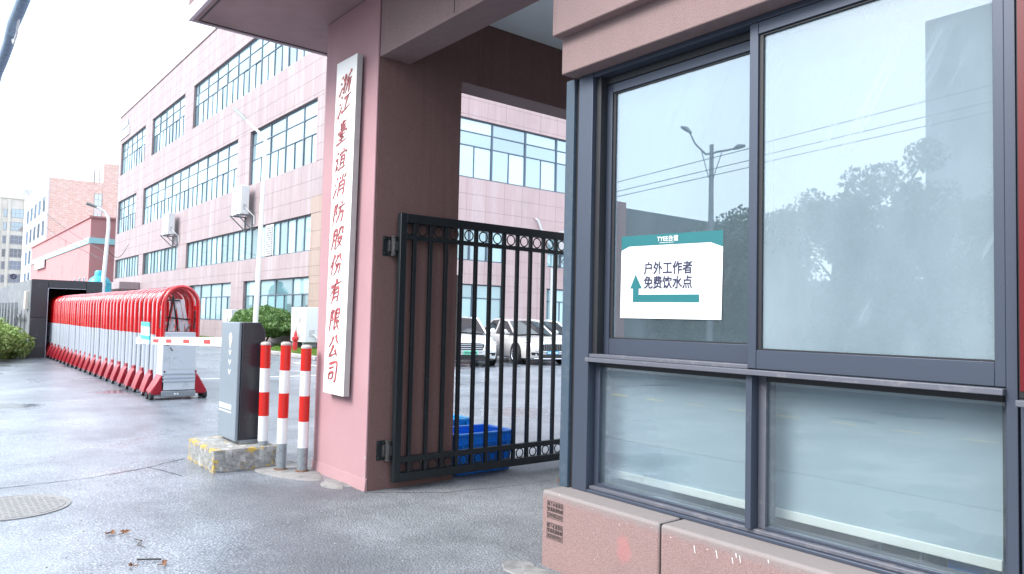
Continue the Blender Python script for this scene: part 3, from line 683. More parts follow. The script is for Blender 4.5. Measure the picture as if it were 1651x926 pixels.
for z in (2.13, .34):
    m = MB(); m.box(-5.751, -5.738, 3.15, 3.225, z - .085, z + .085)
    for dy in (3.165, 3.21):
        for dz in (-.065, .065): m.lathe([(.011, 0), (.011, .008), (.006, .012)], (-5.738, dy, z + dz), 8, 'x')
    h = m.build('hinge', 'gate_black', gate, bevel=0.002)
    m = MB(); m.lathe([(.026, -.075), (.026, .075)], (-5.70, 3.238, z), 14); m.lathe([(.030, .076), (.030, .088)], (-5.70, 3.238, z), 14); m.lathe([(.030, -.088), (.030, -.076)], (-5.70, 3.238, z), 14)
    m.box(-5.74, -5.70, 3.195, 3.238, z - .05, z + .05); m.box(-5.70, -5.665, 3.225, 3.262, z - .04, z + .04)
    m.build('knuckle', 'hinge_dark', h, bevel=0.002)

# ------------------------------------------------------------------ crates behind the gate
def crate(label, x0, x1, y0, y1, h, mat, rz=0.0):
    t = thing('plastic_crate', label, 'crate', ((x0 + x1) / 2, (y0 + y1) / 2, 0.004), rz, 'plastic crates behind the gate')
    a, b = (x1 - x0) / 2, (y1 - y0) / 2; tk = .012; ins = .022
    m = MB()
    def wall(p0, p1, q0, q1):  # p bottom, q top, outer then inner offset toward the centre
        n = Vector((-(p1[1] - p0[1]), p1[0] - p0[0])).normalized() * tk
        m.add([(*p0, 0), (*p1, 0), (*q1, h), (*q0, h), (p0[0] + n.x, p0[1] + n.y, 0), (p1[0] + n.x, p1[1] + n.y, 0), (q1[0] + n.x, q1[1] + n.y, h), (q0[0] + n.x, q0[1] + n.y, h)],
              [(0, 1, 2, 3), (7, 6, 5, 4), (3, 2, 6, 7), (0, 4, 5, 1), (1, 5, 6, 2), (0, 3, 7, 4)])
    c0 = [(-a + ins, -b + ins), (a - ins, -b + ins), (a - ins, b - ins), (-a + ins, b - ins)]; c1 = [(-a, -b), (a, -b), (a, b), (-a, b)]
    for i in range(4): wall(c0[i], c0[(i + 1) % 4], c1[i], c1[(i + 1) % 4])
    m.box(-a + ins, a - ins, -b + ins, b - ins, 0, .012); m.build('body', mat, t, False)
    m = MB()
    for (p, q) in ((c1[0], c1[1]), (c1[1], c1[2]), (c1[2], c1[3]), (c1[3], c1[0])):
        x_0, x_1 = min(p[0], q[0]), max(p[0], q[0]); y_0, y_1 = min(p[1], q[1]), max(p[1], q[1])
        m.box(x_0 - .018, x_1 + .018, y_0 - .018, y_1 + .018, h - .03, h + .004) if False else m.tube([(p[0], p[1], h - .012), (q[0], q[1], h - .012)], .017, 8)
    m.build('rim', mat, t, False)
    rib = None
    for s_ in (-1, 1):
        for k in range(5):
            y = -b * .8 + k * b * .4
            m = MB(); m.add([(s_ * (a - ins), y - .012, 0), (s_ * (a - ins), y + .012, 0), (s_ * (a), y + .012, h - .03), (s_ * a, y - .012, h - .03),
                             (s_ * (a - ins + .014), y - .012, 0), (s_ * (a - ins + .014), y + .012, 0), (s_ * (a + .014), y + .012, h - .03), (s_ * (a + .014), y - .012, h - .03)],
                            [(0, 3, 2, 1), (4, 5, 6, 7), (0, 1, 5, 4), (1, 2, 6, 5), (2, 3, 7, 6), (3, 0, 4, 7)])
            m.build('rib', mat, t, False)
        m = MB(); m.box(s_ * a - .012, s_ * a + .012, -b, b, h * .72, h * .72 + .014); m.build('band', mat, t, False)
    return t
crate('royal blue open plastic crate nearest the gate bars', -6.30, -5.83, 4.05, 4.74, .39, 'crate_blue')
crate('lighter blue open plastic crate behind the royal blue one', -6.86, -6.38, 4.03, 4.62, .45, 'crate_sky')

# ------------------------------------------------------------------ bollards
def bollard(x, y, h, bands, label, lean):
    t = thing('bollard', label, 'bollard', (x, y, 0.008), 0, 'striped bollards beside the column')
    t.rotation_euler = lean; r = .048
    cuts = [0.0] + bands + [h - .02]; mats = ['galv', 'white_band', 'red_matt', 'white_band', 'red_matt']; nm = ['sleeve', 'band', 'band', 'band', 'band']
    for i in range(5):
        rr = r + (.0015 if i else 0); m = MB(); m.lathe([(rr, cuts[i]), (rr, cuts[i + 1])], (0, 0, 0), 24); m.build(nm[i], mats[i], t, False)
    m = MB(); m.lathe([(r + .003, h - .03), (r + .003, h - .015), (r - .006, h - .004), (r - .02, h + .002), (0, h + .004)], (0, 0, 0), 24); m.build('cap', 'cap_grey', t, False)
    m = MB(); m.lathe([(r * 1.5, -.006), (r * 1.35, .006), (r, .014)], (0, 0, 0), 18); m.build('weld_collar', 'rust', t, False)
bollard(-7.261, 2.715, 1.22, [.245, .49, .725, .96], 'red and white bollard standing nearest the barrier cabinet', (R(.2), R(-.3), 0))
bollard(-6.994, 2.799, 1.23, [.25, .495, .735, .955], 'middle one of the three red and white bollards', (R(-.3), R(.5), 0))
bollard(-6.804, 2.935, 1.207, [.225, .475, .72, .96], 'red and white bollard standing next to the pink column', (R(.2), R(.6), 0))

# ------------------------------------------------------------------ barrier on its block
blk = thing('concrete_block', 'low concrete block with flaking yellow paint under the barrier cabinet', 'block', (-7.6, 2.52, 0))
bmn = bmesh.new(); bmesh.ops.create_cube(bmn, size=1.0)
bmesh.ops.subdivide_edges(bmn, edges=bmn.edges, cuts=9, use_grid_fill=True)
for v in bmn.verts:
    p = v.co; q = Vector((p.x * .85, p.y * .60, p.z * .215))
    n_ = math.sin(p.x * 19 + p.y * 7) * .006 + math.sin(p.z * 15 + p.x * 31 + p.y * 23) * .004
    ed = sum(1 for c in p if abs(abs(c) - .5) < 1e-4)
    if ed >= 2: q *= 1 - .012 * (1 + math.sin(p.x * 13 + p.z * 9 + p.y * 17))
    v.co = q + Vector((n_, n_ * .7, n_ * .5 if p.z > 0 else 0))
me = bpy.data.meshes.new('block'); bmn.to_mesh(me); bmn.free(); me.materials.append(M['block'])
o = link('block', me, blk); o.location = (0, 0, .1)
tag(blk)
bar_t = thing('parking_barrier', 'grey parking barrier cabinet with a white and red arm, on the yellow block', 'barrier', (-7.66, 2.62, .206))
m = MB(); m.box(-7.94, -7.405, 2.535, 2.745, .206, .25); m.build('plinth', 'steel_grey', bar_t, bevel=0.003)
m = MB(); m.prism([(2.522, .25), (2.752, .25), (2.752, 1.33), (2.70, 1.418), (2.522, 1.418)], 'x', -7.955, -7.40); m.build('housing', 'cab_dark', bar_t, bevel=0.006)
door = MB().box(-7.957, -7.415, 2.488, 2.520, .235, 1.416).build('door', 'cab_grey', bar_t, bevel=0.008)
# emblem, chevrons and lettering on the door
m = MB(); cx, cz = -7.655, 1.262
def dface(x, z, h=0.0): return (x, 2.4865 - h, z)
pin = [(math.cos(R(a)) * .048, math.sin(R(a)) * .048) for a in range(-30, 211, 20)] + [(0, -.125)]
m.add([dface(cx + a, cz + b) for a, b in pin], [tuple(range(len(pin)))]); m.build('emblem', 'print_white', door)
m = MB(); put_text(m, 'P', .058, lambda a, b, k: dface(cx + a, cz + b, .0008)); m.add([dface(cx - .03, cz - .034, .0010), dface(cx - .024, cz - .04, .0010), dface(cx + .036, cz + .03, .0010), dface(cx + .03, cz + .036, .0010)], [(0, 1, 2, 3)])
m.build('emblem_letter', 'cab_grey', door)
for k in range(3):
    zz = 1.105 - .098 * k; m = MB()
    m.add([dface(cx - .04, zz + .02), dface(cx, zz - .028), dface(cx + .04, zz + .02), dface(cx + .033, zz + .035), dface(cx, zz + .002), dface(cx - .033, zz + .035)], [(0, 1, 4, 5), (1, 2, 3, 4)])
    m.build('chevron', 'print_white', door)
m = MB()
for k in range(9): m.add([dface(-7.93 + k * .042, .535), dface(-7.893 + k * .042, .535), dface(-7.893 + k * .042, .585), dface(-7.93 + k * .042, .585)], [(0, 1, 2, 3)])
m.add([dface(-7.93, .502), dface(-7.55, .502), dface(-7.55, .515), dface(-7.93, .515)], [(0, 1, 2, 3)])
m.build('lettering', 'print_white', door)
# arm along the lane
A0, A1 = Vector((-7.80, 2.64, 1.205)), Vector((-12.445, 2.64, 1.060)); ad = (A1 - A0).normalized()
def armbox(mb, t0, t1, dy, z0, z1):
    p, q = A0 + ad * t0, A0 + ad * t1
    mb.add([(p.x, p.y - dy, p.z + z0), (q.x, q.y - dy, q.z + z0), (q.x, q.y + dy, q.z + z0), (p.x, p.y + dy, p.z + z0),
            (p.x, p.y - dy, p.z + z1), (q.x, q.y - dy, q.z + z1), (q.x, q.y + dy, q.z + z1), (p.x, p.y + dy, p.z + z1)],
           [(3, 2, 1, 0), (4, 5, 6, 7), (0, 1, 5, 4), (1, 2, 6, 5), (2, 3, 7, 6), (3, 0, 4, 7)])
La = (A1 - A0).length
m = MB(); armbox(m, 0, La, .026, -.052, .052); arm = m.build('arm', 'white_band', bar_t, bevel=0.005)
for x0, x1 in ((-8.99, -8.74), (-9.85, -9.58), (-10.68, -10.40), (-11.38, -11.07), (-12.2, -12.02)):
    t0, t1 = (x1 - A0.x) / ad.x, (x0 - A0.x) / ad.x; m = MB(); armbox(m, t0, t1, .0275, -.024, .024); m.build('stripe', 'red_matt', arm)
m = MB(); m.box(-8.02, -7.958, 2.575, 2.705, 1.12, 1.29); m.build('arm_clamp', 'cab_dark', bar_t, bevel=0.004)
pl_ = MB()
for k, (z0, z1) in enumerate(((1.355, 1.29), (1.29, 1.155), (1.155, 1.10), (1.10, 1.035))):
    s0, s1 = (1.36 - z0) * .10, (1.36 - z1) * .10
    pl_.cur = k % 2
    pl_.add([(x + (s0 if i in (0, 1) else s1), y, z) for y in (2.590, 2.602) for i, (x, z) in enumerate(((-12.05, z0), (-11.55, z0), (-11.55, z1), (-12.05, z1)))],
            [(0, 3, 2, 1), (4, 5, 6, 7), (0, 1, 5, 4), (1, 2, 6, 5), (2, 3, 7, 6), (3, 0, 4, 7)])
hang = pl_.build('hanging_plate', ['cyan', 'cyan_pale'], arm)
m = MB(); m.tube([(-11.8, 2.603, 1.09), (-11.8, 2.613, 1.09)], .012, 6); m.build('plate_clip', 'steel_grey', hang)
m = MB(); m.lathe([(.0, -.03), (.035, -.02), (.045, 0), (.04, .03), (.0, .045)], (-7.43, 2.80, 1.19), 12); m.build('sensor', 'black', bar_t)
m = MB(); m.tube([(-7.43, 2.752, 1.18), (-7.43, 2.80, 1.18)], .012, 6); m.build('sensor_stalk', 'black', bar_t)

# ------------------------------------------------------------------ retractable gate
rgate = thing('retractable_gate', 'long red and white retractable gate of arched hoops drawn half across the entrance', 'gate', (-20.0, 3.6, 0))
YL, YR = 3.30, 3.86; ZS = 1.66; rad = (YR - YL) / 2; yc = (YL + YR) / 2
def arch(y0, y1, zb, zs, ztop, n=12):
    c = (y0 + y1) / 2; a = (y1 - y0) / 2; P = [(0, y0, zb), (0, y0, (zb + zs) / 2)]
    for i in range(n + 1):
        t = math.pi - math.pi * i / n; P.append((0, c + a * math.cos(t), zs + (ztop - zs) * math.sin(t)))
    return P + [(0, y1, (zb + zs) / 2), (0, y1, zb)]
def loc_mb(mb, name, mat, parent, loc, bevel=0):
    o = mb.build(name, mat, parent, False, bevel); o.location = loc; return o
base = Vector((-20.0, 3.6, 0))
hoop = None; rj = random.Random(4)
for i in range(43):
    X = -14.05 - .34 * i
    if hoop is None:
        m = MB(); m.tube([(p[0], p[1] - 3.6, p[2]) for p in arch(YL, YR, 1.10, ZS, 1.93)], .034, 10, rx=.105)
        hoop = m.build('hoop', 'red', rgate, False)
        for yy in (YL, YR):
            m = MB(); m.tube([(0, yy - 3.6, .22), (0, yy - 3.6, 1.10)], .034, 10, rx=.10); m.build('leg', 'steel_tube', hoop, False)
        m = MB(); m.tube([(-.17, YL - 3.6 + .06, .5), (.17, YR - 3.6 - .06, 1.3)], .014, 6); m.tube([(.17, YL - 3.6 + .06, .5), (-.17, YR - 3.6 - .06, 1.3)], .014, 6)
        tag(m.build('link_bar', 'steel_grey', hoop, False), kind='stuff')
        o = hoop
    else: o = copy_tree(hoop, rgate)
    o.location = (X + 20.0 + rj.uniform(-.022, .022), rj.uniform(-.006, .006), rj.uniform(-.006, .004)); o.rotation_euler = (0, rj.gauss(0, .006), rj.gauss(0, .01))
foot = None
for i in range(22):
    X = -14.4 - .66 * i
    if foot is None:
        m = MB(); m.box(-.06, .06, yc - 3.6 - .26, yc - 3.6 + .26, .10, .16); foot = m.build('axle_beam', 'steel_grey', rgate, False, .006)
        for s_ in (-1, 1):
            m = MB(); m.prism([(yc - 3.6 + s_ * .26, .40), (yc - 3.6 + s_ * .31, .41), (yc - 3.6 + s_ * .35, .35), (yc - 3.6 + s_ * .42, .13), (yc - 3.6 + s_ * .425, .07), (yc - 3.6 + s_ * .26, .09)], 'x', -.20, .13)
            side = m.build('foot_cover', 'red_foot', foot, False, .012)
            m = MB(); m.box(-.10, .10, min(s_ * .27, s_ * .315) + yc - 3.6, max(s_ * .27, s_ * .315) + yc - 3.6, .38, .47); m.build('foot_bracket', 'red_foot', foot, False, .006)
            m = MB(); m.lathe([(.03, -.022), (.062, -.022), (.065, -.012), (.065, .012), (.062, .022), (.03, .022)], (-.06, yc - 3.6 + s_ * .39, .065), 14, 'y'); m.build('wheel', 'rubber', foot, False)
            m = MB(); m.lathe([(.0, -.025), (.03, -.025), (.03, .025), (.0, .025)], (-.06, yc - 3.6 + s_ * .39, .065), 10, 'y'); m.build('wheel_hub', 'steel_tube', foot, False)
        o = foot
    else: o = copy_tree(foot, rgate)
    o.location = (X + 20.0, 0, 0)
# drive unit at the leading end
m = MB(); m.box(-14.0, -13.6, 3.285, 3.835, .16, 1.16); m.build('drive_box', 'steel_box', rgate, bevel=0.008)
m = MB(); m.box(-13.604, -13.594, 3.40, 3.83, .52, 1.08); m.build('drive_door', 'steel_box', rgate, bevel=0.003)
m = MB()
for z in (.43, .36, .30): m.box(-13.60, -13.585, 3.30, 3.83, z, z + .035)
m.build('drive_trim', 'steel_tube', rgate, bevel=0.006)
m = MB(); m.tube([(-13.59, 3.345, .95), (-13.575, 3.36, .95)], .02, 10); m.tube([(-13.588, 3.40, .90), (-13.588, 3.44, .84)], .008, 6); m.build('drive_lock', 'black', rgate)
m = MB(); m.box(-13.95, -13.57, 3.28, 3.84, .05, .15); m.build('bumper', 'steel_grey', rgate, bevel=0.01)
m = MB()
for dy in (3.50, 3.545): m.lathe([(.016, 0), (.016, .008)], (-13.57, dy, .10), 10, 'x')
m.build('sensor_eye', 'print_white', rgate)
for xx, zt in ((-13.62, 1.955), (-13.93, 1.95)):
    m = MB(); m.tube([(xx, p[1], p[2]) for p in arch(3.275, 3.845, 1.06, 1.62, zt)], .035, 10, rx=.045); m.build('end_hoop', 'red', rgate)
for s_ in (-1, 1):
    y0 = yc + s_ * .285
    m = MB(); m.box(-13.93, -13.62, y0 - .02, y0 + .02, 1.07, 1.22); m.build('side_plate', 'red', rgate, bevel=0.004); m = MB(); m.box(-13.93, -13.62, y0 - .02, y0 + .02, 1.54, 1.63); m.build('side_plate', 'red', rgate, bevel=0.004)
    m = MB(); m.box(-13.885, -13.665, y0 - .026, y0 + .026, 1.222, 1.538); m.build('warning_light', 'car_glass', rgate, bevel=0.01)
    m = MB(); m.prism([(y0 - s_ * .04, .44), (y0 + s_ * .02, .42), (y0 + s_ * .17, .16), (y0 + s_ * .175, .08), (y0 - s_ * .04, .10)], 'x', -13.95, -13.60); m.build('end_cover', 'red_foot', rgate, bevel=0.02)
    m = MB(); m.box(-13.75, -13.60, y0 - s_ * .03 - .02, y0 - s_ * .03 + .02, .42, .50); m.build('cover_bracket', 'red_foot', rgate, bevel=.005)
    for xx in (-13.66, -13.88):
        m = MB(); m.lathe([(.03, -.03), (.066, -.03), (.07, -.015), (.07, .015), (.066, .03), (.03, .03)], (xx, y0 + s_ * .15, .07), 16, 'y'); m.build('wheel', 'rubber', rgate)
# control boxes and stays seen inside the last hoops
for (y0, y1, lean_, xx) in ((3.60, 3.68, .05, -13.985), (3.69, 3.75, .06, -13.975), (3.50, 3.56, -.03, -13.99)):
    m = MB(); m.prism([(y0 + lean_, 1.17), (y1 + lean_, 1.17), (y1 - lean_, 1.74), (y0 - lean_, 1.74)], 'x', xx - .02, xx); m.build('inner_panel', 'white', rgate, bevel=0.004)
for P_ in ([(-13.96, 3.34, 1.42), (-13.96, 3.80, 1.38)], [(-13.96, 3.36, 1.72), (-13.96, 3.62, 1.72)], [(-13.95, 3.42, 1.17), (-13.95, 3.50, 1.80)], [(-13.95, 3.60, 1.17), (-13.95, 3.50, 1.80)]):
    m = MB(); m.tube(P_, .014, 6); m.build('stay', 'black', rgate)

# ------------------------------------------------------------------ granite gate housing
hs = thing('gate_housing', 'black granite housing into which the retractable gate slides', 'gate housing', (-29, 3.66, 0))
m = MB(); m.box(-34, -27.22, 2.69, 2.75, -.02, 2.44); m.box(-34, -27.22, 4.58, 4.64, -.02, 2.44); m.box(-34, -27.22, 2.75, 4.58, 2.36, 2.44); m.box(-34, -33.9, 2.75, 4.58, -.02, 2.36); m.build('shell', 'dark_stone', hs)
for (a, b, c, d) in ((2.69, 3.13, 0, 1.25), (2.69, 3.13, 1.26, 2.448), (3.14, 4.18, 2.19, 2.448), (4.19, 4.64, 0, 1.25), (4.19, 4.64, 1.26, 2.448)):
    m = MB(); m.box(-27.22, -27.19, a, b, c, d); m.build('granite_slab', 'dark_stone', hs, bevel=0.006)
m = MB(); m.box(-27.21, -27.185, 3.13, 3.145, 0, 2.185); m.box(-27.21, -27.185, 3.145, 4.18, 2.178, 2.19); m.build('opening_trim', 'steel_tube', hs)
bx = thing('meter_box', 'small cream box fixed to the side of the black granite housing', 'box', (-27.6, 2.66, 1.5))
m = MB(); m.box(-27.75, -27.35, 2.56, 2.688, 1.5, 2.07); m.build('case', 'cream', bx, bevel=0.01)
m = MB(); m.box(-27.72, -27.38, 2.552, 2.562, 1.53, 2.04); m.build('door', 'cream', bx, bevel=0.004)
# ribbed sheet wall and picket fence running away to the left
wl = thing('sheet_wall', 'grey ribbed sheet metal wall beyond the granite housing', 'wall', (-40, 2.95, 0))
x = -34.0; k = 0
pan = None
while x > -70:
    if pan is None:
        m = MB()
        for j in range(6):
            a = j * .33; m.prism([(a, 0), (a + .06, -.05), (a + .16, -.05), (a + .22, 0), (a + .33, 0), (a + .33, .012), (a, .012)], 'z', 0, 2.42)
        pan = m.build('panel', 'grey_sheet', wl, False); o = pan
    else: o = pan.copy(); col.objects.link(o)
    o.location = (x - 2.0 + 40, -.2, -.03 * (k % 3)); x -= 2.0; k += 1
rib = None
for i in range(20):
    xx = -27.5 - i * .33
    if rib is None:
        m = MB(); m.prism([(0, 0), (.06, -.045), (.16, -.045), (.22, 0)], 'z', .02, 2.42); rib = m.build('cladding_rib', 'grey_sheet', hs, False); o = rib
    else: o = rib.copy(); col.objects.link(o)
    o.location = (xx + 29, 2.688 - 3.66, 0)
fc = thing('picket_fence', 'pale grey picket fence with pointed tops before the ribbed wall', 'fence', (-30, 2.4, 0))
pk = None
for i in range(17):
    if pk is None:
        m = MB(); m.prism([(0, 0), (.30, 0), (.30, 1.45), (.22, 1.60), (.15, 1.72), (.08, 1.60), (0, 1.45)], 'y', -.05, .05); pk = m.build('picket', 'picket', fc, False, .008); o = pk
    else: o = pk.copy(); col.objects.link(o)
    o.location = (-28.4 - i * 1.15 + 30, 0, 0)
for z in (.45, 1.25):
    m = MB(); m.box(-47, -27.6, 2.435, 2.475, z, z + .09); m.build('rail', 'picket', fc)

# ------------------------------------------------------------------ foliage
def leaves(mb, pts, size, rnd, aspect=0.55, fold=True):
    for p in pts:
        d = Vector((rnd.gauss(0, 1), rnd.gauss(0, 1), rnd.gauss(0, 1) + .4)).normalized(); s_ = size * rnd.uniform(.6, 1.25)
        u = d.orthogonal().normalized(); u = Matrix.Rotation(rnd.uniform(0, 6.28), 3, d) @ u; v = d.cross(u)
        a = u * s_; b = v * s_ * aspect; p = Vector(p)
        mb.add([p - a, p + b * .9 + d * s_ * .12, p + a, p - b * .9 + d * s_ * .12], [(0, 1, 2), (0, 2, 3)])
def bush(name, label, cat, loc, rad_, n, size, mat, seed, trunk=True, lobes=9, group=None, flat=0.0):
    rnd = random.Random(seed); t = thing(name, label, cat, loc, 0, group)
    L_ = [(Vector((rnd.gauss(0, .5), rnd.gauss(0, .5), rnd.gauss(0, .45))), rnd.uniform(.35, .6)) for _ in range(lobes)]
    pts = []
    while len(pts) < n:
        c, r_ = rnd.choice(L_); d = Vector((rnd.gauss(0, 1), rnd.gauss(0, 1), rnd.gauss(0, 1))).normalized() * (r_ * (rnd.random() ** .35)); q = c + d
        if q.length > 1.12: continue
        p = Vector((q.x * rad_[0], q.y * rad_[1], q.z * rad_[2] + rad_[3]))
        if p.z < .02: continue
        pts.append(p)
    m = MB(); leaves(m, pts, size, rnd); m.build('crown', mat, t, False, smooth=False)
    if trunk:
        m = MB()
        for k in range(5):
            a = rnd.uniform(0, 6.28); m.tube([(0, 0, -.02), (math.cos(a) * .1 * rad_[0], math.sin(a) * .1 * rad_[1], rad_[3] * .5), (math.cos(a) * .45 * rad_[0], math.sin(a) * .45 * rad_[1], rad_[3] + .1 * rad_[2])], [.05, .035, .012], 6)
        m.build('trunk', 'bark', t, False)
    return t
# clipped round bush on the lawn: a dome of small leaves
rnd = random.Random(5); rb_ = thing('round_bush', 'round clipped green bush on the lawn behind the barrier cabinet', 'bush', (-32.3, 11.9, .12)); pts = []
while len(pts) < 11000:
    d = Vector((rnd.gauss(0, 1), rnd.gauss(0, 1), rnd.gauss(0, 1))).normalized(); k = 1 - .35 * rnd.random() ** 2.2
    k *= 1 + .05 * math.sin(d.x * 9 + d.z * 7) + .05 * math.sin(d.y * 11 - d.z * 5)
    z = d.z * (.80 if d.z > 0 else .52)
    pts.append((d.x * k * 2.35, d.y * k * 1.2, .92 + z * k))
m = MB(); leaves(m, pts, .075, rnd); m.build('crown', 'leaf_bush', rb_, False, smooth=False)
m = MB()
for k in range(7):
    a = k * .9; m.tube([(.06 * math.cos(a), .06 * math.sin(a), -.02), (.25 * math.cos(a), .25 * math.sin(a), .4), (.85 * math.cos(a), .85 * math.sin(a), .8)], [.04, .03, .012], 6)
m.build('trunk', 'bark', rb_, False)
for i, (x, y, s_, lab) in enumerate(((-25.3, 1.5, 1.0, 'leafy green shrub nearest the black granite housing'), (-27.2, 1.95, 1.0, 'leafy shrub between the picket fence and the granite housing front'), (-29.8, 1.5, 1.2, 'taller leafy shrub along the picket fence, farther from the housing'), (-33.0, 1.7, 1.1, 'farthest leafy shrub along the picket fence'))):
    bush('shrub', lab, 'shrub', (x, y, 0), (1.15 * s_, .8 * s_, .66 * s_, .50 * s_), 5200, .07, 'leaf_hedge', 30 + i, True, 12, 'shrubs along the fence')

# ------------------------------------------------------------------ street furniture in the yard
lp = thing('lamp_post', 'tall white lamp post with one angled arm standing before the pink factory', 'lamp post', (-30.55, 10.9, .12))
lean = .42
def lpt(z): return (lean * z / 8.75, 0, z)
m = MB(); m.tube([lpt(0), lpt(3), lpt(6), lpt(8.75)], [.115, .10, .085, .07], 12); m.lathe([(.17, 0), (.17, .03), (.125, .06)], (0, 0, 0), 12); m.build('pole', 'lamp_white', lp, False)
tx, ty, tz = lpt(8.72)
m = MB(); m.tube([(tx, 0, tz - .1), (tx - .5, -.02, tz + .25), (tx - 2.4, -.05, tz + 1.25)], [.06, .055, .045], 8); m.build('arm', 'lamp_white', lp, False)
m = MB(); m.tube([(tx - 2.3, -.05, tz + 1.2), (tx - 2.9, -.05, tz + 1.53), (tx - 4.0, -.06, tz + 2.08)], [.06, .10, .085], 8, rx=None); m.build('lamp_head', 'lamp_grey', lp, False)
l2 = thing('lamp_post', 'white curved street lamp beyond the retractable gate near the water tank', 'lamp post', (-44.4, 7.55, 0))
m = MB(); m.tube([(0, 0, 0), (0.03, .05, 3), (.05, .18, 6.0), (.03, .15, 6.5), (0, -.05, 6.85), (-.05, -.45, 7.05)], [.12, .11, .09, .08, .07, .06], 10); m.build('pole', 'lamp_white', l2, False)
m = MB(); m.tube([(-.05, -.4, 7.04), (-.08, -.9, 7.2)], [.07, .09], 8); m.build('lamp_head', 'lamp_grey', l2, False)
m = MB(); m.lathe([(.15, 0), (.15, .4)], (0.02, .05, .0), 10); m.lathe([(.13, 2.85), (.13, 3.0)], (.03, .05, 0), 10); m.build('collar', 'lamp_white', l2, False)

hy = thing('fire_hydrant', 'red fire hydrant on the lawn in front of the air conditioner', 'hydrant', (-26.9, 11.15, .11))
m = MB(); m.lathe([(.14, 0), (.14, .05), (.085, .07), (.085, .42), (.12, .44), (.12, .56), (.075, .60), (.06, .72), (.03, .80), (0, .82)], (0, 0, 0), 14); m.build('body', 'hydrant', hy, False)
for s_ in (-1, 1):
    m = MB(); m.tube([(s_ * .06, 0, .5), (s_ * .14, -.02, .5)], .045, 10); m.tube([(s_ * .135, -.02, .5), (s_ * .155, -.025, .5)], .055, 10); m.build('outlet', 'hydrant', hy, False)

def ac_unit(label, loc, w_, h, d, rz=0.0, bracket=True, fan=2):
    t = thing('air_conditioner', label, 'air conditioner', loc, rz, 'air conditioners on the factory')
    m = MB(); m.box(-w_ / 2, w_ / 2, -d, 0, 0, h); m.build('case', 'ac_white', t, False, .02)
    for k in range(fan):
        cz = h * (.5 if fan == 1 else (.27 + .47 * k)); rr = min(w_ * .40, h * .21 if fan > 1 else h * .42)
        m = MB(); m.lathe([(0, -.004), (rr * 1.05, -.004), (rr * 1.05, .02), (0, .02)], (0, -d - .005, cz), 20, 'y'); m.build('fan_recess', 'ac_grille', t, False)
        m = MB()
        for q in range(5): m.ring((0, -d - .012, cz), rr * (.2 + .2 * q), .012, 'y', 20, 4)
        m.build('fan_grille', 'ac_white', t, False)
    m = MB(); m.box(w_ / 2 - .1, w_ / 2 + .004, -d * .7, -d * .3, h * .15, h * .35); m.build('valve_cover', 'ac_grille', t, False)
    if bracket:
        for s_ in (-1, 1):
            x = s_ * w_ * .38; m = MB(); m.box(x - .03, x + .03, -d - .15, .25, -.06, 0); m.tube([(x, .2, -.7), (x, -d - .1, -.05)], .03, 6); m.box(x - .03, x + .03, .19, .25, -.8, 0); m.build('bracket', 'steel_grey', t, False)
    else:
        for s_ in (-1, 1):
            m = MB(); m.box(s_ * w_ * .35 - .06, s_ * w_ * .35 + .06, -d, 0, -.2, 0); m.build('foot', 'steel_grey', t, False)
    m = MB(); m.tube([(w_ / 2 - .05, -d * .5, h * .25), (w_ / 2 + .15, -.05, h * .1), (w_ / 2 + .2, .2, -.1), (w_ / 2 + .18, .22, -.5)], .03, 6); m.build('pipe', 'ac_white', t, False)
    return t
ac_unit('white twin fan air conditioner bracketed below the long second floor window, right of the other', (-37.9, 12.75, 6.55), 1.35, 1.45, .42)
ac_unit('white twin fan air conditioner bracketed farther along the facade toward the street end', (-51.9, 12.75, 6.6), 1.45, 1.4, .42)
ac_unit('large white air conditioner standing on the lawn behind the red hydrant', (-28.95, 12.65, .42), 1.5, 1.42, .55, 0, False)
ac_unit('white air conditioner standing on the lawn partly behind the round bush', (-37.3, 12.5, .42), 1.3, 1.3, .6, 0, False)

tk = thing('water_tank', 'turquoise plastic water tank showing over the granite housing', 'tank', (-44.4, 7.45, 0))
m = MB(); m.lathe([(.62, 0), (.62, 2.55), (.60, 2.72), (.48, 2.95), (.26, 3.1), (.26, 3.28), (.20, 3.36), (0, 3.38)], (0, 0, 0), 28); m.build('body', 'tank', tk, False)
for z in (.8, 1.5, 2.2):
    m = MB(); m.ring((0, 0, z), .625, .02, 'z', 28, 6); m.build('hoop', 'tank', tk, False)
m = MB(); m.ring((0, 0, 2.72), .61, .025, 'z', 28, 6); m.build('shoulder', 'tank', tk, False)
tk.location = (-47.5, 7.95, 0); tk.scale = (1.0, 1.0, 1.13)

# ------------------------------------------------------------------ factory
YA, XB, X0, TOP = 13.0, -28.0, -71.5, 18.4
fac = thing('factory_building', 'three storey pink stone clad factory with long bands of blue tinted windows', 'building', (-50, 20, 0))
def even(a, b, n): return [a + (b - a) * i / n for i in range(n + 1)]
# windows: (u0,u1,z0,z1, column edges, rows, sliding)
TR3, TR2 = (15.33, 14.66), (10.28, 9.48)
WA = []
WA.append((-70.6, -61.9, 13.2, 15.98, even(-70.6, -61.9, 5), TR3, True))
WA.append((-59.7, -51.0, 13.2, 15.98, even(-59.7, -51.0, 5), TR3, True))
WA.append((-49.0, -30.1, 13.2, 15.98, [-49.0, -48.4] + even(-46.43, -30.1, 9)[0:], TR3, True))
WA.append((-70.9, -64.1, 8.16, 10.97, even(-70.9, -64.1, 4), TR2, True))
WA.append((-61.7, -40.1, 8.16, 10.97, even(-61.7, -40.1, 11), TR2, True))
WA.append((-38.2, -29.9, 8.16, 10.97, [-38.2, -35.66, -33.71, -31.6, -29.9], TR2, True))
WA.append((-71.0, -62.3, 4.31, 5.92, even(-71.0, -62.3, 9), (), False))
WA.append((-60.9, -51.4, 4.31, 5.92, even(-60.9, -51.4, 10), (), False))
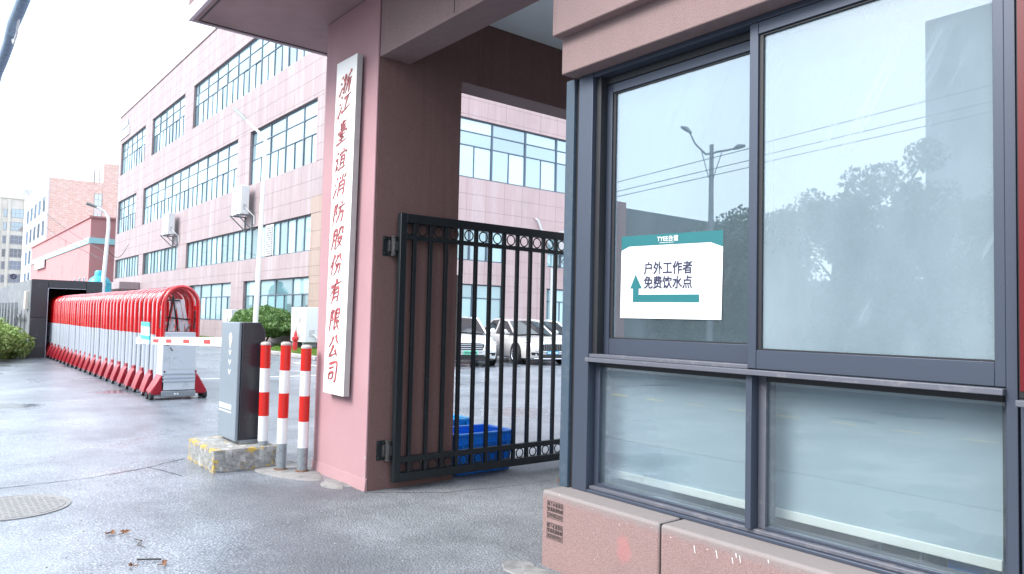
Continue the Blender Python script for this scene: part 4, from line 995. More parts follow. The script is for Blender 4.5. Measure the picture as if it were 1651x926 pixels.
WA.append((-49.3, -30.2, 4.31, 5.92, even(-49.3, -30.2, 20), (), False))
WA.append((-48.2, -40.4, 1.13, 3.2, even(-48.2, -40.4, 4), (2.45,), True))
WA.append((-38.4, -30.2, 1.13, 3.2, even(-38.4, -30.2, 4), (2.45,), True))
WA.append((-59.0, -51.0, 1.13, 3.2, even(-59.0, -51.0, 4), (2.45,), True))
WB = []
WB.append((14.9, 40.1, 8.16, 10.97, even(14.9, 40.1, 12), (10.35, 9.70), True))
WB.append((14.9, 22.05, 4.25, 5.92, even(14.9, 22.05, 7), (), False))
WB.append((14.9, 22.05, 1.1, 3.15, even(14.9, 22.05, 4), (2.5,), True))
WB.append((24.8, 33.0, 1.1, 3.15, even(24.8, 33.0, 4), (2.5,), True))
WB.append((24.8, 33.0, 4.25, 5.92, even(24.8, 33.0, 8), (), False))
WB.append((14.9, 40.1, 13.2, 15.98, even(14.9, 40.1, 12), TR3, True))
def wall_rects(u0, u1, z0, z1, holes):
    us = sorted(set([u0, u1] + [a for h in holes for a in h[:2]])); zs__ = sorted(set([z0, z1] + [a for h in holes for a in h[2:4]])); out_ = []
    for j in range(len(zs__) - 1):
        run = None
        for i in range(len(us) - 1):
            c, d = (us[i] + us[i + 1]) / 2, (zs__[j] + zs__[j + 1]) / 2
            hole = any(h[0] < c < h[1] and h[2] < d < h[3] for h in holes)
            if not hole: run = (run[0], us[i + 1]) if run else (us[i], us[i + 1])
            if (hole or i == len(us) - 2) and run: out_.append((run[0], run[1], zs__[j], zs__[j + 1])); run = None
    return out_
DEP = .26
m = MB()
for a, b, c, d in wall_rects(X0, XB, 0, TOP, WA): m.box(a, b, YA + .03, YA + .03 + DEP, c, d)
m.build('wall', 'joint', fac, smooth=False)
m = MB()
for a, b, c, d in wall_rects(YA + .03 + DEP, 41, 0, TOP, WB): m.box(XB - .03 - DEP, XB - .03, a, b, c, d)
m.build('wall', 'joint', fac, smooth=False)
m = MB(); m.box(X0, XB - .3, YA + .32, 41, 0, TOP - .02); m.build('core', 'inner_wall', fac, smooth=False)
m = MB(); m.box(X0, X0 + .02, YA, 41, 0, TOP) ; m.build('end_wall', 'tile', fac, smooth=False)
m = MB(); m.box(X0 - .05, XB + .05, YA - .05, 41, TOP, TOP + .12); m.build('coping', 'tile', fac, bevel=.02)
# cladding stones, the nearest 300 as single parts
TW, TH = 1.12, .75
def cut(rect, holes):
    pcs = [rect]
    for h in holes:
        nx = []
        for (a, b, c, d) in pcs:
            if h[1] <= a + .01 or h[0] >= b - .01 or h[3] <= c + .01 or h[2] >= d - .01: nx.append((a, b, c, d)); continue
            if h[2] > c: nx.append((a, b, c, min(d, h[2])))
            if h[3] < d: nx.append((a, b, max(c, h[3]), d))
            cc, dd = max(c, h[2]), min(d, h[3])
            if h[0] > a: nx.append((a, h[0], cc, dd))
            if h[1] < b: nx.append((h[1], b, cc, dd))
        pcs = nx
    return [p for p in pcs if p[1] - p[0] > .05 and p[3] - p[2] > .05]
tiles = []
zr = [0.0] + [.63 + TH * k for k in range(24)]; zr = [z for z in zr if z < TOP - .1] + [TOP]
JT = .0055
for j in range(len(zr) - 1):
    u = XB; k = 0
    while u > X0 + .1:
        a = max(X0, u - TW)
        for p in cut((a, u, zr[j], zr[j + 1]), WA):
            beige = (p[0] > -30.25 and p[3] < 7.5 and (p[2] < 6.0)) 
            tiles.append(('A', p, 'tile_beige' if beige else 'tile', -u))
        u -= TW
    v = YA - .03
    while v < 30:
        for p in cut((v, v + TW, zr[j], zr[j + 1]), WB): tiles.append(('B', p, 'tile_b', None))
        v += TW
def tile_mb(mb, face, p):
    a, b, c, d = p[0] + JT, p[1] - JT, p[2] + JT, p[3] - JT
    if face == 'A': mb.box(a, b, YA + .016, YA + .029, c, d)
    else: mb.box(XB - .029, XB - .014, a, b, c, d)
def seen(t):
    f_, p = t[0], t[1]
    if f_ == 'B': return 0 if (18.4 < p[0] < 26.5 and p[3] < 12.6) else 2e3
    return (28 + (-p[0] - 28)) if p[3] < 14.2 else 60 + (-p[0] - 28)
tiles.sort(key=seen)
cache = {}; stuff = {}
for i, t in enumerate(tiles):
    f_, p, mt, _ = t
    if i < 300:
        key = (f_, round(p[1] - p[0], 3), round(p[3] - p[2], 3), mt)
        if key in cache:
            o = cache[key][0].copy(); col.objects.link(o); q = cache[key][1]
            dl = Vector((p[0] - q[0], 0, p[2] - q[2])) if f_ == 'A' else Vector((0, p[0] - q[0], p[2] - q[2]))
            o.location = dl
        else:
            m = MB(); tile_mb(m, f_, p); o = m.build('cladding_stone', mt, fac, smooth=False); cache[key] = (o, p)
        continue
    if mt not in stuff: stuff[mt] = MB()
    tile_mb(stuff[mt], f_, p)
for mt, m in stuff.items(): tag(m.build('cladding', mt, fac, smooth=False), kind='stuff')

pane_cache = {}
rp_ = random.Random(11)
def window(face, w_):
    u0, u1, z0, z1, cols, rows, sliding = w_
    dpt = .17; fr = MB(); fw = .05
    def bx(mb, a, b, c, d, t0, t1):
        if face == 'A': mb.box(a, b, YA + t0, YA + t1, c, d)
        else: mb.box(XB - t1, XB - t0, a, b, c, d)
    bx(fr, u0, u1, z0, z0 + .06, dpt - .02, dpt + .05); bx(fr, u0, u1, z1 - .06, z1, dpt - .02, dpt + .05)
    zz = [z1] + list(rows) + [z0]
    for r_ in rows: bx(fr, u0, u1, r_ - .025, r_ + .025, dpt - .021, dpt + .051)
    for i, c in enumerate(cols): 
        hw = .05
        bx(fr, max(u0, c - hw), min(u1, c + hw), z0, z1, dpt - .03, dpt + .052)
    if sliding:
        for a, b in zip(cols[:-1], cols[1:]):
            if b - a > 1.2: bx(fr, (a + b) / 2 - .03, (a + b) / 2 + .03, z0, zz[-2], dpt - .01, dpt + .04)
    win = fr.build('window', 'frame_grey', fac, smooth=False)
    low = z1 < 6
    for i in range(len(cols) - 1):
        for j in range(len(zz) - 1):
            a, b = cols[i], cols[i + 1]; lo = j == len(zz) - 2 and sliding and b - a > 1.2
            parts = [(a, (a + b) / 2), ((a + b) / 2, b)] if lo else [(a, b)]
            for q, (c, d) in enumerate(parts):
                wd, ht = d - c, zz[j] - zz[j + 1]; key = (face, round(wd, 2), round(ht, 2), low)
                if key not in pane_cache:
                    m = MB()
                    if face == 'A': m.add([(-wd / 2, 0, -ht / 2), (wd / 2, 0, -ht / 2), (wd / 2, 0, ht / 2), (-wd / 2, 0, ht / 2), (-wd / 2, .012, -ht / 2), (wd / 2, .012, -ht / 2), (wd / 2, .012, ht / 2), (-wd / 2, .012, ht / 2)], [(0, 1, 2, 3), (7, 6, 5, 4), (0, 4, 5, 1), (1, 5, 6, 2), (2, 6, 7, 3), (3, 7, 4, 0)])
                    else: m.add([(0, -wd / 2, -ht / 2), (0, wd / 2, -ht / 2), (0, wd / 2, ht / 2), (0, -wd / 2, ht / 2), (-.012, -wd / 2, -ht / 2), (-.012, wd / 2, -ht / 2), (-.012, wd / 2, ht / 2), (-.012, -wd / 2, ht / 2)], [(0, 1, 2, 3), (7, 6, 5, 4), (0, 4, 5, 1), (1, 5, 6, 2), (2, 6, 7, 3), (3, 7, 4, 0)])
                    pane_cache[key] = m.build('pane', 'pane_low' if low else 'pane', win, False, smooth=False); o = pane_cache[key]
                else:
                    o = pane_cache[key].copy(); col.objects.link(o); o.parent = win
                off = dpt + .012 + (.012 if (q % 2 and lo) else 0)
                loc = Vector(((c + d) / 2, YA + off, (zz[j] + zz[j + 1]) / 2)) if face == 'A' else Vector((XB - off, (c + d) / 2, (zz[j] + zz[j + 1]) / 2))
                o.location = loc - Vector(fac.location)
                e = rp_.gauss(0, .006), rp_.gauss(0, .006)
                o.rotation_euler = (e[0], 0, e[1]) if face == 'A' else (0, e[0], e[1])
    return win
for w_ in WA: wi = window('A', w_)
for w_ in WB: window('B', w_)
# louvre in the mezzanine band, entrance canopy, faded sign at the far end
m = MB(); lv = MB().box(-35.75, -34.72, YA + .10, YA + .14, 4.36, 5.88).build('louvre_panel', 'white', fac)
for k in range(13):
    m = MB(); z = 4.42 + k * .112; m.add([(-35.70, YA + .10, z), (-34.78, YA + .10, z), (-34.78, YA + .04, z - .05), (-35.70, YA + .04, z - .05), (-35.70, YA + .10, z + .015), (-34.78, YA + .10, z + .015), (-34.78, YA + .04, z - .035), (-35.70, YA + .04, z - .035)],
                 [(0, 1, 2, 3), (7, 6, 5, 4), (0, 4, 5, 1), (1, 5, 6, 2), (2, 6, 7, 3), (3, 7, 4, 0)]); m.build('slat', 'ac_grille', lv)
m = MB(); m.box(-71.0, -61.5, YA - 1.4, YA - .001, 3.2, 3.75); m.build('entrance_canopy', 'tile', fac, bevel=.03)
m = MB(); m.box(-71.2, -67.6, YA - .06, YA - .001, 16.35, 17.05); m.build('wall_sign', 'white', fac)
m = MB(); m.box(-70.9, -68.2, YA - .06, YA - .001, 17.2, 17.7); m.build('wall_sign', 'cyan_pale', fac)
m = MB(); m.tube([(XB + .03, 23.9, 6.62), (XB + .12, 24.0, 6.55), (XB + .10, 24.25, 6.1), (XB + .08, 24.8, 5.5), (XB + .08, 25.0, 5.3)], .05, 8); m.build('drain_hose', 'white', fac)
ac_unit('white air conditioner on the side facade at the right edge of the gate view', (XB + .3, 26.0, 5.0), 1.5, 1.1, .45, R(90))
m = MB(); m.box(XB + .005, XB + .06, 25.0, 25.25, 1.6, 4.2); m.build('downpipe', 'white', fac)

# ------------------------------------------------------------------ cars
def car(label, loc, rz, paint, plate, scale=1.0, grille='bars', group='cars parked beside the factory'):
    t = thing('parked_car', label, 'car', loc, rz, group)
    S = [(.0, .62, .27, .46, .62), (-.06, .74, .22, .48, .70), (-.2, .83, .19, .52, .76), (-.5, .89, .18, .58, .83), (-.95, .905, .18, .62, .90), (-1.4, .91, .18, .64, .95), (-2.2, .915, .18, .66, .97), (-3.2, .91, .18, .67, 1.0), (-3.9, .89, .2, .68, 1.03), (-4.45, .85, .24, .68, 1.03), (-4.68, .76, .3, .66, .95), (-4.75, .66, .36, .62, .86)]
    m = MB(); K = 13; vs_ = []
    for (x, hw, zb, zm, zt) in S:
        half = [(hw * .86, zb), (hw * .97, zb + .05), (hw, zb + .2), (hw * 1.0, zm), (hw * .975, zm + (zt - zm) * .6), (hw * .88, zt - .015)]
        ringp = [(-a, b) for a, b in half] + [(0, zt + .03)] + [(a, b) for a, b in half[::-1]]
        vs_ += [(x, a, b) for a, b in ringp]
    n = len(S); fs = [(i * K + k, i * K + k + 1, (i + 1) * K + k + 1, (i + 1) * K + k) for i in range(n - 1) for k in range(K - 1)]
    fs += [((i + 1) * K, i * K, i * K + K - 1, (i + 1) * K + K - 1) for i in range(n - 1)]
    fs += [tuple(range(K))[::-1], tuple((n - 1) * K + k for k in range(K))]
    m.add(vs_, fs); body = m.build('body', paint, t, False)
    # greenhouse
    G_ = [(-1.28, .76, .945, .70, .97), (-2.08, .80, .955, .60, 1.42), (-2.7, .80, .96, .61, 1.485), (-3.3, .79, .985, .59, 1.455), (-4.15, .74, 1.03, .66, 1.06)]
    gl = MB(); rf = MB(); pl = MB()
    for i in range(4):
        a, b = G_[i], G_[i + 1]
        for s_ in (-1, 1): gl.add([(a[0], s_ * a[1], a[2]), (b[0], s_ * b[1], b[2]), (b[0], s_ * b[3], b[4]), (a[0], s_ * a[3], a[4])], [(0, 1, 2, 3)])
        tgt = rf if i in (1, 2) else gl
        def row(q): return [(q[0] - (.05 if q is G_[0] or q is G_[1] else -.03) * (1 - (k / 3) ** 2) * -1, q[3] * k / 3, q[4] + .035 * (1 - (k / 3) ** 2)) for k in range(-3, 4)]
        ra, rb2 = row(a), row(b); tgt.add(ra + rb2, [(k, k + 1, k + 8, k + 7) for k in range(6)])
    gl.build('windows', 'car_glass', t, False); rf.build('roof', paint, t, False)
    for s_ in (-1, 1):
        m = MB(); m.tube([(-1.28, s_ * .745, .955), (-2.08, s_ * .605, 1.43), (-2.7, s_ * .615, 1.49), (-3.3, s_ * .595, 1.46), (-4.15, s_ * .68, 1.06)], .035, 8); m.tube([(-2.72, s_ * .815, .95), (-2.68, s_ * .62, 1.48)], .03, 6); m.build('pillar', paint, t, False)
        m = MB(); m.tube([(-1.5, s_ * .86, 1.0), (-1.52, s_ * .98, 1.05)], .03, 6); m.lathe([(0, -.06), (.07, -.05), (.09, 0), (.07, .05), (0, .06)], (-1.52, s_ * 1.0, 1.06), 10, 'x'); m.build('mirror', paint, t, False)
        m = MB(); m.add([(-.075, s_ * .44, .60), (-.10, s_ * .70, .60), (-.42, s_ * .885, .66), (-.62, s_ * .895, .77), (-.36, s_ * .84, .765), (-.13, s_ * .62, .715), (-.09, s_ * .44, .68)], [tuple(range(7))])
        m.v = [(a + .03, b + s_ * .012, c) for a, b, c in m.v]; m.build('headlight', 'headlamp', t, False, smooth=False)
        m = MB(); m.add([(-.03, s_ * .5, .33), (-.1, s_ * .76, .34), (-.1, s_ * .78, .43), (-.02, s_ * .56, .42)], [(0, 1, 2, 3)]); m.v = [(a + .05, b, c) for a, b, c in m.v]; m.build('fog_lamp', 'black', t, False)
        m = MB(); m.box(-2.0, -1.85, s_ * .925 - .01, s_ * .925 + .01, .80, .83); m.box(-3.05, -2.9, s_ * .92 - .01, s_ * .92 + .01, .82, .85); m.build('door_handle', 'chrome', t, False)
        for x in (-.92, -3.72):
            m = MB(); m.lathe([(.0, -.01), (.385, -.01), (.385, .012), (.0, .012)], (x, s_ * .905, .36), 28, 'y'); m.build('wheel_arch', 'black', t, False)
            wl_ = MB(); wl_.lathe([(.2, -.1), (.30, -.105), (.325, -.07), (.325, .07), (.30, .105), (.2, .1)], (x, s_ * .845, .325), 28, 'y'); ty_ = wl_.build('wheel', 'rubber', t, False)
            m = MB(); yy = s_ * .945
            m.ring((x, yy, .325), .205, .02, 'y', 28, 6)
            for k in range(9):
                a = 2 * math.pi * k / 9; m.tube([(x + .03 * math.cos(a), yy, .325 + .03 * math.sin(a)), (x + .20 * math.cos(a), yy - s_ * .005, .325 + .20 * math.sin(a))], [.022, .016], 5)
            m.lathe([(0, -.02), (.05, -.02), (.05, .02), (0, .02)], (x, yy, .325), 12, 'y'); m.build('rim', 'chrome', ty_, False)
            m = MB(); m.lathe([(0, -.004), (.2, -.004), (.2, .004), (0, .004)], (x, s_ * .925, .325), 20, 'y'); m.build('brake_disc', 'steel_grey', ty_, False)
    m = MB(); m.prism([(-.36, .46), (.36, .46), (.43, .66), (.30, .70), (-.30, .70), (-.43, .66)], 'x', -.10, .018); gr = m.build('grille', 'black', t, False, .01)
    m = MB()
    if grille == 'bars':
        for k in range(9): y = -.32 + k * .08; m.tube([(.02, y, .47), (.015, y, .69)], .012, 5)
    else:
        for k in range(4): z = .49 + k * .055; m.tube([(.02, -.36, z), (.02, .36, z)], .010, 5)
    m.tube([(.02, -.36, .455), (.02, .36, .455), (.02, .44, .66), (.02, .31, .71), (.02, -.31, .71), (.02, -.44, .66), (.02, -.36, .455)], .014, 5); m.build('grille_trim', 'chrome', gr, False)
    m = MB(); m.prism([(-.5, .24), (.5, .24), (.42, .36), (-.42, .36)], 'x', -.1, .012); m.build('air_intake', 'black', t, False, .008)
    m = MB(); m.box(.02, .035, -.22, .22, .365, .475); pt = m.build('number_plate', plate, t, False, .004)
    m = MB()
    for k in range(7): m.box(.0355, .0375, -.185 + k * .055, -.15 + k * .055, .39, .45)
    m.build('plate_marks', 'print_white' if plate == 'plate_blue' else 'ink_navy', pt, False)
    m = MB(); m.tube([(-.0, -.7, .235), (.06, -.4, .225), (.06, .4, .225), (-.0, .7, .235)], .02, 6); m.build('front_lip', 'chrome' if grille == 'bars' else 'black', t, False)
    m = MB(); m.box(-1.32, -1.24, -.6, .6, .955, .975); m.build('wiper', 'black', t, False)
    t.scale = (scale,) * 3
    return t
car('champagne sedan with a vertical bar grille and blue plate, parked nose out by the factory', (-18.55, 16.75, 0), R(-12), 'car_silver', 'plate_blue', 1.03)
car('white car with a dark grille and green plate, parked left of the champagne sedan', (-18.95, 13.62, 0), R(-25), 'car_white', 'plate_green', 1.06, 'mesh')
car('white car parked beyond the champagne sedan at the right of the gate', (-20.2, 19.3, 0), R(-10), 'car_white', 'plate_blue', 1.02, 'mesh')

# ------------------------------------------------------------------ guardhouse
gh = thing('guardhouse', 'pink guardhouse with a stone-chip base wall and large grey framed windows', 'building', (-1.2, 5.0, 0))
GL, GR = -3.457, .9; YF = 3.228
m = MB(); m.box(GL, -2.532, PC, 3.42, -.05, .459); m.build('base_wall', 'base_wall', gh, bevel=.018, seg=3)
m = MB(); m.box(-2.524, GR, PC, 3.42, -.05, .459); m.build('base_wall', 'base_wall', gh, bevel=.018, seg=3)
m = MB(); m.box(-2.533, -2.523, PC + .012, 3.40, 0, .455); m.build('wall_joint', 'black', gh)
m = MB(); m.box(-3.422, GR, 3.117, 3.46, 3.067, 3.40); m.build('fascia', 'granite_render', gh, bevel=.008)
m = MB(); m.box(-3.44, GR, 3.047, 3.47, 3.302, 4.40); m.build('upper_fascia', 'granite_render', gh, bevel=.008)
m = MB(); m.box(-3.40, GR, 3.47, 8.0, 3.20, 4.40); m.build('roof_slab', 'granite_render', gh)
m = MB(); m.box(-3.44, -3.30, 4.60, 8.0, -.05, 3.2); m.box(-3.44, GR, 7.9, 8.0, -.05, 3.2); m.box(GR - .1, GR, 3.43, 7.9, -.05, 3.2); m.box(-3.44, -3.30, 3.425, 4.60, -.05, .5); m.build('room_wall', 'inner_wall', gh)
m = MB(); m.box(-3.3, GR - .1, 3.42, 7.9, 0, .05); m.build('floor', 'inner_wall', gh)
m = MB(); m.box(-3.37, -3.36, 3.43, 4.60, .5, 3.2); m.build('side_pane', 'glass_low', gh)
m = MB(); m.box(-3.42, -3.31, 3.425, 3.47, .46, 3.066); m.box(-3.42, -3.31, 4.56, 4.60, .5, 3.2); m.build('corner_post', 'alu', gh, bevel=.003)
# stencilled adverts on the base wall
for (z0, z1, sh) in ((.405, .300, 0), (.274, .176, 1)):
    x0_, x1_ = -3.405, -3.262; yy = PC - .0012; mm = MB()
    def q(a, b, c, d): mm.add([(a, yy, c), (b, yy, c), (b, yy, d), (a, yy, d)], [(0, 1, 2, 3)])
    q(x0_, x1_, z0 - .003, z0); q(x0_, x1_, z1, z1 + .003); q(x0_, x0_ + .003, z1 + .003, z0 - .003); q(x1_ - .003, x1_, z1 + .003, z0 - .003)
    h = (z0 - z1)
    put_text(mm, '疏下水道清洗', .0225, lambda a, b, k: ((x0_ + x1_) / 2 + a, yy - k, z0 - h * .20 + b * 1.25), .001)
    put_text(mm, '管道疏通维修', .0225, lambda a, b, k: ((x0_ + x1_) / 2 + a, yy - k, z0 - h * .50 + b * 1.25), .001)
    r_ = random.Random(8 + sh)
    for k in range(11):
        a = x0_ + .006 + k * .012; zz0, zz1 = z1 + h * .07, z1 + h * .32
        q(a, a + .0025, zz0, zz1); q(a + .0075, a + .0100, zz0, zz1); q(a + .0025, a + .0075, zz1 - .003, zz1)
        if r_.random() < .7: q(a + .0025, a + .0075, zz0, zz0 + .003)
        if r_.random() < .7: q(a + .0025, a + .0075, (zz0 + zz1) / 2, (zz0 + zz1) / 2 + .003)
    mm.build('stencil_advert', 'ink_black', gh, smooth=False)
# drips of pale paint
m = MB(); r_ = random.Random(3)
for (x, z) in ((-2.07, .425), (-2.05, .42), (-2.09, .40), (-2.31, .40), (-2.18, .41), (-1.9, .44)):
    h = r_.uniform(.012, .05); m.add([(x, PC - .0012, z), (x + .006, PC - .0012, z), (x + .005 + h * .2, PC - .0012, z - h), (x + .001 + h * .2, PC - .0012, z - h)], [(0, 1, 2, 3)])
m.build('paint_drip', 'white_line', gh, smooth=False)

# window wall
ww = lambda nm, mat, *bs, bev=.002, par=None: [MB().box(*b).build(nm, mat, par or gh, bevel=bev) for b in bs]
win_u = MB().box(-3.373, -3.248, YF, 3.40, .459, 3.066).build('window_frame', 'alu', gh, bevel=.003)
def piece(nm, mat, b, bev=.002): return MB().box(*b).build(nm, mat, win_u, bevel=bev)
piece('head_rail', 'alu', (-3.247, -.968, YF + .004, 3.40, 3.036, 3.0655))
piece('head_track', 'alu_dark', (-3.247, -.968, YF + .075, 3.40, 2.99, 3.0355))
piece('jamb_return', 'alu_dark', (-3.247, -3.205, YF + .03, 3.40, 1.30, 3.0355))
piece('jamb', 'alu', (-1.006, -.968, YF + .001, 3.40, .459, 3.0355))
piece('transom', 'alu_sill', (-3.247, -1.007, 3.196, 3.40, 1.257, 1.283), .003)
piece('transom_step', 'alu_sill', (-3.247, -2.13, 3.232, 3.40, 1.2835, 1.305), .003)
# right sliding sash, in front
piece('sash_stile', 'alu', (-2.132, -2.084, YF + .006, YF + .05, 1.288, 3.033))
piece('sash_stile', 'alu', (-1.046, -1.0075, YF + .006, YF + .05, 1.288, 3.033))
piece('sash_rail', 'alu', (-2.083, -1.047, YF + .007, YF + .05, 2.972, 3.033))
piece('sash_rail', 'alu', (-2.083, -1.047, YF + .007, YF + .05, 1.288, 1.381))
piece('gasket', 'alu_dark', (-2.083, -2.062, YF + .018, YF + .045, 1.382, 2.971), 0)
piece('gasket', 'alu_dark', (-2.061, -1.047, YF + .018, YF + .045, 2.962, 2.971), 0)
piece('gasket', 'alu_dark', (-2.061, -1.047, YF + .018, YF + .045, 1.382, 1.388), 0)
o = MB().box(-2.061, -1.047, YF + .030, YF + .035, 1.389, 2.961).build('pane', 'glass_dust_haze', win_u)
# left sash, one track deeper
piece('sash_stile', 'alu', (-3.204, -3.160, YF + .085, YF + .125, 1.306, 2.989))
piece('sash_rail', 'alu', (-3.159, -2.086, YF + .086, YF + .125, 2.935, 2.989))
piece('sash_rail', 'alu', (-3.159, -2.086, YF + .086, YF + .125, 1.306, 1.402))
piece('gasket', 'alu_dark', (-3.159, -3.138, YF + .096, YF + .12, 1.403, 2.934), 0)
piece('gasket', 'alu_dark', (-3.137, -2.086, YF + .096, YF + .12, 2.926, 2.934), 0)
piece('gasket', 'alu_dark', (-3.137, -2.086, YF + .096, YF + .12, 1.403, 1.409), 0)
MB().box(-3.137, -2.086, YF + .105, YF + .110, 1.410, 2.925).build('pane', 'glass_up', win_u)
# fixed lower lights
piece('mullion', 'alu', (-2.137, -2.104, YF + .002, 3.40, .50, 1.2565))
piece('glazing_bead', 'alu', (-3.247, -3.205, YF + .06, 3.38, .50, 1.2565)); piece('glazing_bead', 'alu_sill', (-2.103, -2.06, YF + .06, 3.38, .50, 1.2565))
piece('glazing_bead', 'alu', (-2.16, -2.138, YF + .07, 3.38, .50, 1.2565)); piece('glazing_bead', 'alu', (-1.03, -1.007, YF + .06, 3.38, .50, 1.2565))
piece('glazing_bead', 'alu_dark', (-3.204, -2.161, YF + .06, 3.38, 1.225, 1.2565)); piece('glazing_bead', 'alu_dark', (-2.059, -1.031, YF + .06, 3.38, 1.225, 1.2565))
piece('sill_rail', 'alu', (-3.247, -1.007, YF + .002, 3.40, .4595, .478), .003)
piece('sill_rail', 'alu_sill', (-3.247, -1.007, YF + .022, 3.40, .4785, .499), .003)
piece('sill_rail', 'alu', (-3.204, -2.161, YF + .055, 3.38, .4995, .515), .003); piece('sill_rail', 'alu', (-2.059, -1.031, YF + .055, 3.38, .4995, .515), .003)
MB().box(-3.205, -2.16, YF + .078, YF + .084, .5155, 1.2245).build('pane', 'glass_low', win_u)
MB().box(-2.06, -1.03, YF + .078, YF + .084, .5155, 1.2245).build('pane', 'glass_low', win_u)
# right-hand jamb stack
piece('cover_strip', 'alu', (-.967, -.955, YF + .02, 3.40, .459, 3.066)); piece('cover_strip', 'alu', (-.954, -.935, YF - .012, 3.40, .459, 1.22))
piece('cover_strip', 'alu', (-.934, -.80, YF + .01, 3.40, .459, 1.25)); MB().box(-.80, GR - .1, 3.25, 3.40, .459, 3.066).build('wall_panel', 'alu_dark', gh)

lp_ = thing('latch_post', 'weathered blue-grey square steel post beside the gate end of the guardhouse window', 'post', (-3.44, 3.3, .459))
m = MB(); m.box(-3.478, -3.402, 3.215, 3.28, .459, 3.06); m.build('post', 'post_blue', lp_, bevel=.004)
m = MB(); m.box(-3.4015, -3.3745, 3.24, 3.30, .462, 3.06); m.build('rubber_strip', 'rubber', lp_)
m = MB(); m.lathe([(.012, -.012), (.014, 0), (.008, .012)], (-3.487, 3.23, .487), 8, 'x'); m.box(-3.483, -3.478, 3.217, 3.25, .462, .51); m.build('bolt', 'rust', lp_)

# roller blinds
def blind(label, x0_, x1_):
    t = thing('roller_blind', label, 'blind', ((x0_ + x1_) / 2, 3.45, .53), 0, 'roller blinds behind the guardhouse windows')
    m = MB(); n = 10
    vs_ = []; fs = []
    for i in range(n + 1):
        x = x0_ + (x1_ - x0_) * i / n
        for j in range(7): vs_.append((x, 3.45 + .004 * math.sin(i * 1.3 + j), .57 + (3.1 - .57) * j / 6))
    for i in range(n):
        for j in range(6): fs.append((i * 7 + j, (i + 1) * 7 + j, (i + 1) * 7 + j + 1, i * 7 + j + 1))
    m.add(vs_, fs); m.build('cloth', 'blind', t)
    m = MB(); m.box(x0_, x1_, 3.441, 3.459, .531, .577); m.build('bottom_bar', 'blind_bar', t, bevel=.004)
    m = MB(); m.tube([(x0_, 3.47, 3.12), (x1_, 3.47, 3.12)], .03, 10); m.build('roller', 'alu', t)
blind('pale roller blind with white bottom bar, left of the guardhouse mullion', -3.275, -2.128)
blind('pale roller blind with white bottom bar, right of the guardhouse mullion', -2.122, -1.09)
o = thing('blue_card', 'blue card lying inside the guardhouse below the right blind', 'card', (-1.2, 3.6, .05))
m = MB(); m.box(-1.32, -1.08, 3.52, 3.53, .30, .55); m.build('card', 'blue_box', o)
m = MB(); m.box(-1.32, -1.08, 3.53, 3.60, .05, .30); m.build('stand', 'inner_wall', o)
cb = thing('cable_coil', 'loop of grey cable on the guardhouse floor under the right blind', 'cable', (-1.55, 3.5, .5))
m = MB(); m.ring((-1.52, 3.52, .49), .09, .006, 'y', 24, 6); m.build('loop', 'steel_grey', cb)
m = MB(); m.box(-3.2, -1.0, 3.5, 3.62, .05, .40); t = thing('low_cabinet', 'dark brown low cabinet inside the guardhouse beneath the blinds', 'cabinet', (-2, 3.56, .05)); m.build('body', 'inner_wall', t)

# drinking water notice stuck on the upper left pane
sg = thing('notice_sheet', 'white notice with teal header and arrow stuck on the upper left guardhouse pane', 'notice', (-2.71, 3.32, 1.52))
YS = YF + .0995
def SP(a, b, h=0.0):  # a,b in 0..1 over the sheet
    bl, br, tl, tr = Vector((-3.079, 1.529)), Vector((-2.353, 1.527)), Vector((-3.074, 2.025)), Vector((-2.347, 2.008))
    p = bl.lerp(br, a).lerp(tl.lerp(tr, a), b); return (p.x, YS - h - .004 * math.sin(a * 5) * b, p.y)
def grid(mb, fn, nx, ny):
    o = len(mb.v); mb.add([fn(i / nx, j / ny) for j in range(ny + 1) for i in range(nx + 1)], [(j * (nx + 1) + i, j * (nx + 1) + i + 1, (j + 1) * (nx + 1) + i + 1, (j + 1) * (nx + 1) + i) for j in range(ny) for i in range(nx)])
m = MB(); grid(m, lambda a, b: SP(a, b), 10, 8); sh = m.build('sheet', 'paper', sg, smooth=False)
so = sh.modifiers.new('t', 'SOLIDIFY'); so.thickness = .0012; so.offset = 1
HX = [(0, 1), (0, .825), (.085, .872), (.89, .872), (1, .815), (1, 1)]
m = MB(); top = [(0, .825), (.085, .872), (.3, .872), (.5, .872), (.7, .872), (.89, .872), (1, .815)]
m.add([SP(a, b, .0022) for a, b in top] + [SP(a, 1, .0022) for a, b in top], [(i, i + 1, i + 8, i + 7) for i in range(6)]); m.build('header', 'teal', sg, smooth=False)
def sheet_txt(mb, txt, size, ca, cb_, bold=.0, asp=1.0): put_text(mb, txt, size, lambda x, y, k: SP(ca + x / .727, cb_ + y * asp / .49, .0034 + k), bold)
m = MB(); sheet_txt(m, 'TYEE台谊', .036, .49, .938, .0012); m.add([SP(a, b, .0034) for a, b in ((.41, .895), (.55, .895), (.55, .900), (.41, .900))], [(0, 1, 2, 3)]); m.build('logo', 'print_white', sg, smooth=False)
m = MB(); sheet_txt(m, '户外工作者', .070, .492, .585, .0026, 1.12); m.build('lettering', 'ink_navy', sg, smooth=False)
m = MB(); sheet_txt(m, '免费饮水点', .070, .492, .415, .0026, 1.12); m.build('lettering', 'ink_navy', sg, smooth=False)
ar = [(.138, .195), (.80, .195), (.80, .285), (.20, .285), (.20, .36), (.235, .36), (.165, .53), (.108, .36), (.138, .36)]
m = MB(); m.add([SP(a, b, .0034) for a, b in ar], [(0, 1, 2, 3), (0, 3, 4, 8), (8, 4, 5, 6, 7)]); m.build('arrow', 'teal', sg, smooth=False)

